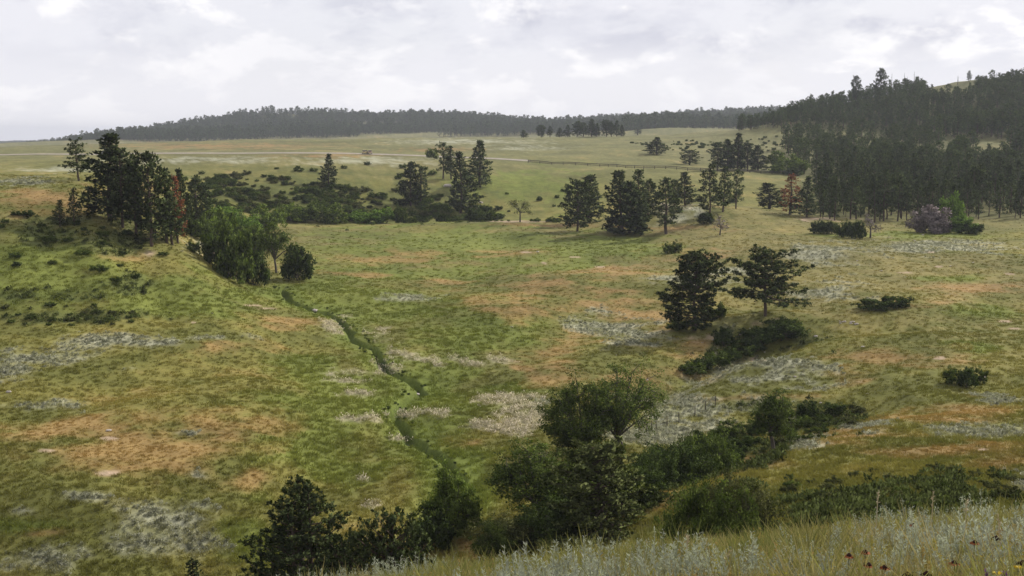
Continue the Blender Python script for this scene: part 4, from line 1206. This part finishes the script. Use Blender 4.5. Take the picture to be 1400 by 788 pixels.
def dome(seed, n, h, r, ll, lw):
    """small rounded sage clump seen from afar"""
    rng = np.random.default_rng(seed); g = Geo()
    d = unit(rng.normal(size=(n, 3)) * [1, 1, .7] + [0, 0, .6])
    p = d * rng.uniform(.2, .8, n)[:, None] * [r, r, h]
    p[:, 2] = np.maximum(p[:, 2], 0)
    g.kites(p, unit(d + rng.normal(size=d.shape) * .3 + [0, 0, .4]), np.full(n, ll), np.full(n, lw), rng, unit(d * .55 + [0, 0, 1]))
    return g.mesh('sage_clump', M['tuft'])


MIDT = [tuft(600 + i, 18, .34, .42, .055, .8) for i in range(3)]
DOMES = [dome(620 + i, 34, .38, .36, .19, .10) for i in range(3)]
HEADS = [dome(630 + i, 18, .75, .40, .17, .12) for i in range(2)]


def field(n, d0, d1, u0, u1, seed):
    rng = np.random.default_rng(seed)
    a0, a1 = ray(u0, 200)[0], ray(u1, 200)[0]
    D = np.exp(rng.uniform(math.log(d0), math.log(d1), n)); a = rng.uniform(a0, a1, n)
    X, Y = a * D, D
    Z = ground(X, Y)
    return X, Y, Z, rng


X, Y, Z, rng = field(340000, 40, 345, -60, 1460, 71)
o = cover(X, Y, Z); col = cover_colour(o, X, Y)
# sage clumps
k = (rng.uniform(size=len(X)) < o['sage'] ** 1.4 * .95 * np.clip((Y / 135) ** 1.6, .12, 1))
c_ = lerp(np.tile(np.array([.43, .43, .34]), (k.sum(), 1)), np.array([.28, .28, .19]), rng.uniform(0, 1, k.sum())) * rng.uniform(.7, 1.25, k.sum())[:, None]
n = k.sum()
scatter('sagebrush', np.stack([X[k], Y[k], Z[k]], 1), rng.uniform(.30, .95, n), rng.uniform(0, 6.28, n), rng.integers(0, 3, n), DOMES, c_, 'grey-green sage clumps in patches over the meadow')
used_ = k.copy()
k = (rng.uniform(size=len(X)) < o['flower'] ** 1.4 * .80) & ~used_
n = k.sum()
c_ = lerp(np.tile(np.array([.70, .61, .50]), (n, 1)), np.array([.46, .42, .27]), rng.uniform(0, 1, n)) * rng.uniform(.7, 1.2, n)[:, None]
scatter('seed_head_patches', np.stack([X[k], Y[k], Z[k]], 1), rng.uniform(.4, 1.05, n), rng.uniform(0, 6.28, n), rng.integers(0, 2, n), HEADS, c_, 'cream flowering weeds in drifts along the creek')
used_ |= k
cdist = creek_d(X, Y)
k = (rng.uniform(size=len(X)) < .30 * (cdist > .9) * (1 - o['bare']) * (1 - .75 * sst(Y, 170, 345))) & ~used_
n = k.sum()
tone = (1.08 + .10 * rng.uniform(-1, 1, n))[:, None] * np.array([1.04, 1, .9])
scatter('meadow_grass', np.stack([X[k], Y[k], Z[k]], 1), rng.uniform(.35, 1.0, n) * (1 - .35 * o['dry'][k]) * (1 + .4 * o['lush'][k]), rng.uniform(0, 6.28, n), rng.integers(0, 3, n), MIDT, col[k] * tone, 'uneven grass tufts over the valley floor and slopes')
# brush on the far bank, dots on the far meadow, clumps at the creek
BR = [BROAD[q][1] for q in ('bush_leaf_dark', 'bush2_leaf_mid', 'bush_leaf_mid', 'bush2_leaf_dusty')]
Xb, Yb, Zb, rb = field(26000, 290, 520, 225, 720, 91)
Ub, Vb = proj(Xb, Yb, Zb)
dens = inside(Ub, Vb, [(255, 262), (300, 240), (350, 236), (430, 250), (520, 256), (600, 268), (660, 284), (690, 302), (560, 302), (480, 302), (400, 290), (330, 290), (270, 282)]) * 1.0 + inside(Ub, Vb, [(240, 240), (300, 224), (420, 220), (640, 232), (690, 290), (600, 300), (240, 290)]) * .02
kb = rb.uniform(size=len(Xb)) < dens * .19 * (.25 + .75 * sst(fbm(Xb, Yb, 14, 3, 171), -.5, .5))
nb_ = kb.sum(); sb = rb.uniform(.12, .55, nb_)
scatter('bank_brush', np.stack([Xb[kb], Yb[kb], Zb[kb]], 1), np.stack([sb * 1.35, sb * 1.35, sb], 1), rb.uniform(0, 6.28, nb_), rb.integers(0, 4, nb_), BR, None, 'dark brush covering the bank behind the valley floor')
Xb, Yb, Zb, rb = field(9000, 480, 950, 850, 1100, 92)
Ub, Vb = proj(Xb, Yb, Zb)
kb = inside(Ub, Vb, [(860, 196), (1000, 190), (1075, 186), (1085, 210), (1050, 218), (900, 205)]) & (rb.uniform(size=len(Xb)) < .10)
nb_ = kb.sum(); sb = rb.uniform(.15, .42, nb_)
scatter('meadow_bushes', np.stack([Xb[kb], Yb[kb], Zb[kb]], 1), sb, rb.uniform(0, 6.28, nb_), rb.integers(0, 2, nb_), BR, None, 'dark dots of bushes on the pale far meadow')
cp_ = np.array(cpts); rb = np.random.default_rng(9); cp_ = np.concatenate([cp_] + [cp_ + np.c_[rb.normal(0, .5, len(cp_)), rb.normal(0, .8, len(cp_)), np.zeros(len(cp_))] for _ in range(1)])
cp_[:, 2] = ground(cp_[:, 0], cp_[:, 1])
sb = rb.uniform(.03, .085, len(cp_))
scatter('creek_greenery', cp_, sb, rb.uniform(0, 6.28, len(cp_)), rb.integers(0, 3, len(cp_)), [BROAD[q][1] for q in ('bush_leaf', 'bush_leaf_mid', 'bush_leaf_dark')], None, 'lush green clumps leaning over the narrow creek')
# scrubby weeds on scrub patches
k = (rng.uniform(size=len(X)) < .15 * o['scrub']) & ~used_
n = k.sum()
scatter('low_scrub', np.stack([X[k], Y[k], Z[k]], 1), rng.uniform(.7, 1.8, n), rng.uniform(0, 6.28, n), rng.integers(0, 3, n), DOMES, np.array([.075, .092, .030]) * rng.uniform(.6, 1.6, n)[:, None], 'low dark green scrub on banks and shaded slopes')

# foreground
NG = [tuft(700 + i, 44, .40, .12, .0075, .45) for i in range(4)]
NSG = [leafy_stems(720 + i, 11, .44, .12, 44, .042, .0075) for i in range(3)]
NLW = [leafy_stems(730 + i, 9, .36, .14, 34, .026, .011) for i in range(2)]


def near_field(n, seed, d0=3.2, d1=25.0):
    rng = np.random.default_rng(seed)
    Y = np.sqrt(rng.uniform(d0 ** 2, d1 ** 2, n)); a = rng.uniform(-.36, .62, n)
    X = a * Y
    return X, Y, ground(X, Y), rng


X, Y, Z, rng = near_field(34000, 81)
nn = fbm(X, Y, 1.6, 3, 201)
c0 = lerp(np.tile(np.array([.23, .22, .075]), (len(X), 1)), np.array([.36, .29, .15]), sst(nn + rng.normal(0, .35, len(X)), -.4, 1.0))
c0 = lerp(c0, np.array([.13, .16, .045]), sst(fbm(X, Y, 2.3, 3, 203) + rng.normal(0, .25, len(X)), .1, .9) * .8) * rng.uniform(.75, 1.25, len(X))[:, None]
scatter('near_grass', np.stack([X, Y, Z], 1), rng.uniform(.6, 1.05, len(X)) * (1 + .45 * (rng.uniform(size=len(X)) > .95)), np.stack([rng.normal(0, .08, len(X)), rng.normal(0, .08, len(X)), rng.uniform(0, 6.28, len(X))], 1), rng.integers(0, 4, len(X)), NG, c0, 'yellow-green and straw grass on the near hilltop')
X, Y, Z, rng = near_field(17000, 82)
m_ = fbm(X, Y, 1.9, 3, 211)
k = rng.uniform(size=len(X)) < sst(m_, -.15, .8) * .38
X, Y, Z = X[k], Y[k], Z[k]; n = len(X)
scatter('near_sage', np.stack([X, Y, Z], 1), rng.uniform(.55, 1.1, n) * (1 + .35 * sst(m_[k], .3, .9)), np.stack([rng.normal(0, .06, n), rng.normal(0, .06, n), rng.uniform(0, 6.28, n)], 1), rng.integers(0, 3, n), NSG, np.array([.36, .375, .31]) * rng.uniform(.75, 1.2, n)[:, None], 'silvery sagewort stems among the near grass')
X, Y, Z, rng = near_field(11000, 83)
k = fbm(X, Y, 1.3, 3, 221) > -.25
X, Y, Z = X[k], Y[k], Z[k]; n = len(X)
scatter('near_weeds', np.stack([X, Y, Z], 1), rng.uniform(.6, 1.15, n), rng.uniform(0, 6.28, n), rng.integers(0, 2, n), NLW, lerp(np.tile(np.array([.30, .30, .05]), (n, 1)), np.array([.36, .24, .10]), rng.uniform(0, 1, n)), 'leafy yellow-green weeds in the near grass')

# dry stalks and seed heads, one object each
STRAW, _, _ = principled('straw', (.50, .42, .27), .8)
RUST = principled('rust_petals', (.28, .095, .035), .8)[0]
CONE = principled('dark_cone', (.035, .014, .010), .8)[0]
PURP = principled('purple_bloom', (.22, .07, .26), .7)[0]
YELL = principled('yellow_petals', (.62, .46, .03), .7)[0]
STEMG = principled('green_stem', (.13, .14, .05), .8)[0]


def near_at(u, v, D):
    """ground below the point seen at pixel (u, v) at distance D; returns base and height"""
    a, q = ray(u, v)
    x, y = a * D, D
    z = gz(x, y)
    return np.array([x, y, z]), max(q * D - z, .15)


for u, v, D, lean, lb in [(1201, 673, 10.5, .04, 'tall pale stalk standing above the near grass, tallest of all'), (940, 733, 9.0, .03, 'straight pale dry stalk at the left end of the near grass'), (998, 752, 8.0, .35, 'broken pale stalk leaning right in the near grass'),
                          (1365, 708, 7.5, -.12, 'pale stalk leaning left near the right edge'), (1322, 684, 10, .02, 'short forked straw stalk on the near crest right of centre'), (1276, 673, 10.5, .02, 'thin greenish stalk on the near crest, beside the tallest one')]:
    p, H = near_at(u, v, D)
    e = empty('dry_stalk', p, 0, 1, lb, 'plant')
    g = Geo(); g.tube([(-lean * H * .9, 0, -.03), (-lean * H * .45 + .005, 0, H * .5), (0, 0, H)], [.006, .005, .003], 5)
    link('stem', g.mesh('stem', STRAW), e)
    g = Geo(); r_ = np.random.default_rng(int(u))
    pp = np.array([[0, 0, H]]) - r_.uniform(0, 1, (26, 1)) * np.array([[lean * H * .25, 0, .22 * H]])
    g.kites(pp, unit(r_.normal(size=(26, 3)) * .5 + [lean, 0, 1]), np.full(26, .035), np.full(26, .008), r_)
    link('seed_head', g.mesh('seed_head', STRAW), e)


def bloom(u, v, D, kind, lb):
    p, H = near_at(u, v, D)
    nm = {'cone': 'dried_coneflower', 'dark': 'dark_seed_head', 'purple': 'purple_flower', 'yellow': 'yellow_flower'}[kind]
    e = empty(nm, p, random.uniform(0, 6), 1, lb, 'flower')
    g = Geo(); g.tube([(0, 0, -.03), (.01, .01, H * .5), (0, 0, H)], [.003, .003, .002], 4)
    link('stem', g.mesh('stem', STEMG), e)
    r_ = np.random.default_rng(int(u * 7 + v))
    if kind in ('cone', 'dark'):
        g = Geo()
        zz_ = np.linspace(-.5, .5, 6); rad = np.sqrt(np.clip(1 - (zz_ * 1.9) ** 2, .02, 1)) * .016
        g.tube([(0, 0, H + q * .035) for q in zz_], rad, 8)
        link('cone', g.mesh('cone', CONE), e)
        g = Geo(); n_ = 14
        an = np.arange(n_) / n_ * 6.283
        g.kites(np.stack([np.cos(an) * .012, np.sin(an) * .012, np.full(n_, H)], 1), unit(np.stack([np.cos(an), np.sin(an), np.full(n_, -.35)], 1)), np.full(n_, .026), np.full(n_, .013), r_)
        link('petals', g.mesh('petals', RUST if kind == 'cone' else CONE), e)
    elif kind == 'purple':
        g = Geo(); t_ = r_.uniform(0, 1, 60)
        g.kites(np.stack([r_.normal(0, .006, 60), r_.normal(0, .006, 60), H - t_ * .09], 1), unit(r_.normal(size=(60, 3)) + [0, 0, .6]), np.full(60, .022), np.full(60, .012), r_)
        link('flower_spike', g.mesh('flower_spike', PURP), e)
    else:
        g = Geo(); n_ = 12; an = np.arange(n_) / n_ * 6.283
        g.kites(np.stack([np.cos(an) * .004, np.sin(an) * .004, np.full(n_, H)], 1), unit(np.stack([np.cos(an), np.sin(an), np.full(n_, .4)], 1)), np.full(n_, .026), np.full(n_, .014), r_)
        link('petals', g.mesh('petals', YELL), e)


for u, v, D, k_, lb in [(1161, 760, 7.0, 'cone', 'rust-brown coneflower, leftmost of the pair at the bottom'), (1183, 755, 7.2, 'cone', 'rust-brown coneflower, right and higher of the pair at the bottom'), (1188, 773, 6.8, 'cone', 'rust coneflower just above the pale stone'),
                        (1210, 776, 6.6, 'cone', 'rust coneflower right of the pale stone'), (1241, 786, 6.4, 'dark', 'dark red seed head at the bottom edge, left of the larger one'), (1267, 785, 6.2, 'dark', 'larger dark red seed head at the bottom edge'),
                        (1333, 742, 7.4, 'cone', 'orange-brown coneflower with flat petals below the pale leaning stalk'), (1362, 736, 7.4, 'dark', 'near-black seed head on a thin stem beside the leaning stalk'), (1398, 770, 6.4, 'dark', 'near-black seed head cut by the right edge'),
                        (1249, 718, 9, 'cone', 'tiny rust coneflower high in the near grass'), (1349, 782, 6.2, 'purple', 'purple flower spike at the bottom edge, left of two'), (1374, 782, 6.2, 'purple', 'purple flower spike at the bottom edge, right of two'),
                        (1364, 785, 6.2, 'yellow', 'yellow flower between the two purple spikes'), (1392, 777, 6.2, 'yellow', 'yellow flower right of the purple spikes'), (1305, 770, 6.6, 'cone', 'small rust coneflower between the dark seed heads and the purple spikes')]:
    bloom(u, v, D, k_, lb)


# ------------------------------------------------------------------ stones
ROCK, kk, bb = principled('pale_rock', rough=.9)
_p = kk.n('ShaderNodeTexCoord').outputs['Object']
_f = kk.noise(_p, 3.0, 5, .65)
link_in(kk, kk.mix(kk.ramp(_f, .3, .7), (.30, .26, .23), (.56, .50, .45)), bb.inputs['Base Color'])
link_in(kk, kk.n('ShaderNodeBump', {'Height': _f, 'Strength': .6, 'Distance': .1}).outputs[0], bb.inputs['Normal'])


def rock_mesh(seed):
    n, m = 10, 7
    th = np.linspace(0, 2 * math.pi, n, endpoint=False); ph = np.linspace(-1.45, 1.45, m)
    T_, P2 = np.meshgrid(th, ph)
    x, y, z = np.cos(T_) * np.cos(P2), np.sin(T_) * np.cos(P2), np.sin(P2)
    d = 1 + .28 * fbm(x * 3 + seed * 7, y * 3 + z * 2.3, 1.6, 3, seed)
    x, y, z = np.round(x * d * 4) / 4 * .35 + x * d * .65, y * d, np.clip(z * d, -.6, .75)
    v = np.stack([x, y * .75, z * .6], -1).reshape(-1, 3)
    i = np.arange(n * m).reshape(m, n); j = np.roll(i, -1, 1)
    f = np.stack([i[:-1], j[:-1], j[1:], i[1:]], -1).reshape(-1, 4)
    v = np.concatenate([v, [[0, 0, v[:n, 2].min()]], [[0, 0, v[-n:, 2].max()]]])
    caps = np.concatenate([np.stack([j[0], i[0], np.full(n, n * m)], -1), np.stack([i[-1], j[-1], np.full(n, n * m + 1)], -1)])
    return np_mesh('rock', v, [f, caps], ROCK, smooth=False)


RM = [rock_mesh(i) for i in range(5)]


def rock(u, v, wpx, label, group=None, D=None):
    if D is None: p = at(u, v)
    else:
        a, _ = ray(u, 300); p = np.array([a * D, D, gz(a * D, D)])
    s = wpx / F * p[1] / 2
    o = link('boulder', RM[random.randrange(5)]); o.location = (p[0], p[1], p[2] + s * .12)
    o.scale = (s, s, s * random.uniform(.7, 1.1)); o.rotation_euler = (random.uniform(-.2, .2), random.uniform(-.2, .2), random.uniform(-.5, .5))
    setp(o, label, 'rock', group)


for u, v, w, lb in [(12, 537, 8, 'pale stone at the left edge below the big grey sage patch'), (611, 256, 11, 'pale outcrop block under the bare-trunked rim pine'), (657, 278, 6, 'small pale stone on the green slope below the rim pines'),
                    (431, 427, 9, 'flat pale rock at the head of the creek'), (571, 541, 6, 'pale stone at the creek elbow'), (1115, 461, 7, 'rounded grey stone right of the spreading pine'), (1087, 516, 6, 'pale stone on the right slope, left of the lone dirt patch'),
                    (1180, 475, 6, 'white stone alone on the meadow right of the rocky rise'), (641, 688, 8, 'white stone right of the bright creekside tree'), (635, 700, 6, 'second pale stone right of the bright creekside tree, lower'),
                    (73, 323, 3, 'tiny white stone on the left hillside below the small pines'), (148, 591, 8, 'pale flat stone above the reddish hollow'), (1344, 517, 7, 'pale stone at the right of the three tufted bushes'), (1155, 518, 4, 'small white stone below the pale rock pile')]:
    rock(u, v, w, lb)
for i in range(9):
    rock(1158 + random.uniform(-12, 14), 441 + random.uniform(-3, 4), random.uniform(3, 7), 'pale stone in the low rock pile on the right meadow', 'stones of the rock pile')
for u, v in [(1010, 463), (1000, 470), (985, 478), (975, 470), (1022, 452), (960, 470), (1035, 490), (1046, 484), (1063, 500), (1110, 510), (1085, 505), (1072, 520), (1095, 495), (840, 488), (858, 470), (870, 500)]:
    rock(u + random.uniform(-6, 6), v + random.uniform(-4, 4), random.uniform(2, 4.5), 'small pale stone strewn on the rocky slope', 'stones strewn on the rocky slope')
for u, v in [(1205, 371), (1238, 379), (1172, 358), (1300, 365), (1250, 330), (1262, 322), (1330, 360), (1186, 540), (1122, 552), (885, 520), (700, 448), (735, 345), (290, 430)]:
    rock(u, v, random.uniform(2.5, 5), 'small white stone lying scattered in the meadow grass', 'stones scattered in the meadow')
rock(1192, 783, 26, 'rounded pale pink stone at the bottom edge among coneflowers', D=6.6)

# ------------------------------------------------------------------ dirt road, vehicles, fences
ROADM, kk, bb = principled('dirt_road', rough=.95)
_p = kk.n('ShaderNodeNewGeometry').outputs['Position']
link_in(kk, kk.mix(kk.ramp(kk.noise(_p, .35, 5, .7), .3, .7), (.27, .235, .19), (.37, .33, .275)), bb.inputs['Base Color'])
rv = []
_tan = np.stack([np.gradient(ROADX), np.gradient(ROADY)], 1); _tan = unit(_tan); _nor = np.stack([-_tan[:, 1], _tan[:, 0]], 1)
for off in (-3.4, -1.2, 1.2, 3.4):
    x = ROADX + _nor[:, 0] * off; y = ROADY + _nor[:, 1] * off
    rv.append(np.stack([x, y, ground(x, y) + .10], 1))
rv = np.stack(rv, 1); n = len(ROADX)
i = np.arange(n * 4).reshape(n, 4)
rf = np.stack([i[:-1, :-1], i[1:, :-1], i[1:, 1:], i[:-1, 1:]], -1).reshape(-1, 4)
me = np_mesh('dirt_road', rv.reshape(-1, 3), rf, ROADM, True)
if me.polygons[0].normal.z < 0: me.flip_normals()
setp(link('dirt_road', me), 'pale gravel road crossing the plateau', kind='structure')

PAINT = {k_: principled('car_paint_' + k_, c_, .35, .5)[0] for k_, c_ in dict(red=(.09, .012, .014), tan=(.45, .36, .18), sand=(.40, .28, .20), silver=(.5, .5, .5)).items()}
GLASS = principled('car_glass', (.03, .035, .04), .15, .6)[0]
TYRE = principled('tyre_rubber', (.02, .02, .02), .9)[0]
RIM = principled('wheel_rim', (.4, .4, .4), .4)[0]
LAMP = principled('lamp_lens', (.7, .65, .6), .3)[0]


def car(u, v, paint, rz, label, pickup=False, top=None):
    x = at(u, v, dmin=420)[0]
    y = float(np.interp(x, ROADX, ROADY)); z = gz(x, y) + .12
    e = empty('parked_car', (x, y, z), rz, 1, label, 'car')
    prof = [(-2.3, .45), (-2.3, .95), (-1.9, 1.05), (-1.3, 1.10), (-.8, 1.1), (.9, 1.08), (1.2, 1.0), (2.2, .9), (2.35, .65), (2.3, .42)]
    W_ = .9
    for nm, pr, mat, w_ in (('body', prof, PAINT[paint], .9), ('cabin', [(-1.9 if not pickup else -.7, 1.06), (-1.6 if not pickup else -.55, 1.62), (-.9 if not pickup else -.4, 1.70), (.25, 1.68), (.95, 1.08)], GLASS, .76), ('roof', [(-1.55 if not pickup else -.5, 1.64), (-.9 if not pickup else -.4, 1.76), (.2, 1.73), (.3, 1.66)], PAINT['silver' if paint == 'red' else paint], .70)):
        bm = []
        m_ = len(pr)
        vv = [(a_, -w_, b_) for a_, b_ in pr] + [(a_, w_, b_) for a_, b_ in pr]
        fs = [list(range(m_))[::-1], [m_ + q for q in range(m_)]] + [[q, (q + 1) % m_, m_ + (q + 1) % m_, m_ + q] for q in range(m_)]
        me = bpy.data.meshes.new(nm); me.from_pydata(vv, [], fs); me.materials.append(mat)
        link(nm, me, e)
    for sx in (-1.4, 1.45):
        for sy in (-.82, .82):
            g = Geo(); g.tube([(sx, sy - .11, .33), (sx, sy - .1, .33), (sx, sy + .1, .33), (sx, sy + .11, .33)], [.05, .34, .34, .05], 12)
            wv = link('wheel', g.mesh('tyre', TYRE), e)
            g = Geo(); yo = sy + math.copysign(.115, sy); g.tube([(sx, yo - .01, .33), (sx, yo + .01, .33)], [.2, .2], 10)
            link('rim', g.mesh('rim', RIM), wv)
    for sy in (-.6, .6):
        g = Geo(); g.tube([(2.27, sy, .74), (2.36, sy, .74)], [.13, .13], 8); link('headlight', g.mesh('headlight', LAMP), e)


car(188, 208, 'red', .06, 'dark red car parked on the plateau road behind the left grove')
car(179, 208, 'silver', .03, 'grey car half hidden by the grove, just left of the dark red car')
car(501, 210, 'tan', 1.45, 'small pale tan vehicle on the plateau road, left of two')
car(508, 210, 'sand', 1.65, 'small sand-brown vehicle on the plateau road, right of two')
WOOD = bark_material('fence_wood', (.06, .05, .04), (.12, .10, .085))
WIRE = principled('fence_wire', (.2, .2, .2), .5)[0]


def fence(pl, sp, H, r, label, rails, name='post_fence', lean=.04):
    rng = random.Random(8)
    pts = []
    for a_, b_ in zip(pl[:-1], pl[1:]):
        L = math.dist(a_[:2], b_[:2]); m_ = max(1, round(L / sp))
        for q in range(m_): pts.append((a_[0] + (b_[0] - a_[0]) * q / m_, a_[1] + (b_[1] - a_[1]) * q / m_))
    pts.append(tuple(pl[-1][:2]))
    P3 = [(x, y, gz(x, y)) for x, y in pts]
    e = empty(name, P3[0], 0, 1, label, 'fence')
    o0 = np.array(P3[0])
    g = Geo(); g.tube([(0, 0, -.3), (0, 0, H)], [r, r * .85], 6)
    pm = g.mesh('post', WOOD)
    for p in P3:
        o = link('post', pm, e); o.location = np.array(p) - o0; o.rotation_euler = (rng.uniform(-lean, lean), rng.uniform(-lean, lean), 0)
    for hh, rr_, mt, nm in rails:
        g = Geo(); g.tube([np.array(p) - o0 + [0, -.0, hh] for p in P3], [rr_] * len(P3), 4)
        link(nm, g.mesh(nm, mt), e)


fence([at(u, v) for u, v in [(884, 594), (897, 589), (912, 585), (928, 579), (950, 571), (978, 557)]], 2.2, 1.25, .055, 'weathered post and wire fence on the sage slope right of the forked tree', [(.5, .008, WIRE, 'wire'), (1.0, .008, WIRE, 'wire')])
fence([at(u, v, dmin=400, dmax=700) for u, v in [(722, 223), (770, 225.5), (820, 228), (880, 231), (940, 233.5), (1010, 235.5), (1100, 238.5)]], 5, 1.3, .16, 'dark low wooden rail fence along the road cut in the middle distance', [(.55, .12, WOOD, 'rail'), (1.15, .14, WOOD, 'rail')], 'rail_fence')

# water in the creek, seen at its elbow
WATER = principled('creek_water', (.10, .11, .09), .08, .5)[0]
cw = []
for i, (x, y) in enumerate(CREEK):
    cw.append((x, y))
cw = np.array(cw); ct = unit(np.gradient(cw, axis=0)); cn = np.stack([-ct[:, 1], ct[:, 0]], 1)
bz = base_z(cw[:, 0], cw[:, 1]) - 1.15
bz = np.convolve(np.pad(bz, 3, mode='edge'), np.ones(7) / 7, 'valid') - .38
L_, R_ = cw + cn * .35, cw - cn * .35
v = np.concatenate([np.c_[L_, bz], np.c_[R_, bz]]); n = len(cw); i = np.arange(n - 1)
me = np_mesh('creek_water', v, np.stack([i, i + 1, i + 1 + n, i + n], 1), WATER)
setp(link('creek_water', me), 'narrow dark thread of water in the creek', kind='structure')

# ------------------------------------------------------------------ air
HZ0 = -45.0; HZ1 = 62.0
g = Geo()
bx = 9600.0
vv = [(-bx, -bx, HZ0), (bx, -bx, HZ0), (bx, bx, HZ0), (-bx, bx, HZ0), (-bx, -bx, HZ1), (bx, -bx, HZ1), (bx, bx, HZ1), (-bx, bx, HZ1)]
me = bpy.data.meshes.new('haze'); me.from_pydata(vv, [], [(0, 3, 2, 1), (4, 5, 6, 7), (0, 1, 5, 4), (1, 2, 6, 5), (2, 3, 7, 6), (3, 0, 4, 7)])
hm = bpy.data.materials.new('haze'); hm.use_nodes = True
k = NT(hm.node_tree)
pv = k.n('ShaderNodeVolumePrincipled', {'Color': (.80, .84, .95, 1), 'Density': .00011, 'Anisotropy': .2})
ou = k.n('ShaderNodeOutputMaterial'); hm.node_tree.links.new(pv.outputs[0], ou.inputs['Volume'])
me.materials.append(hm)
if True:
    setp(link('haze', me), 'thin summer haze over the valley', kind='stuff')
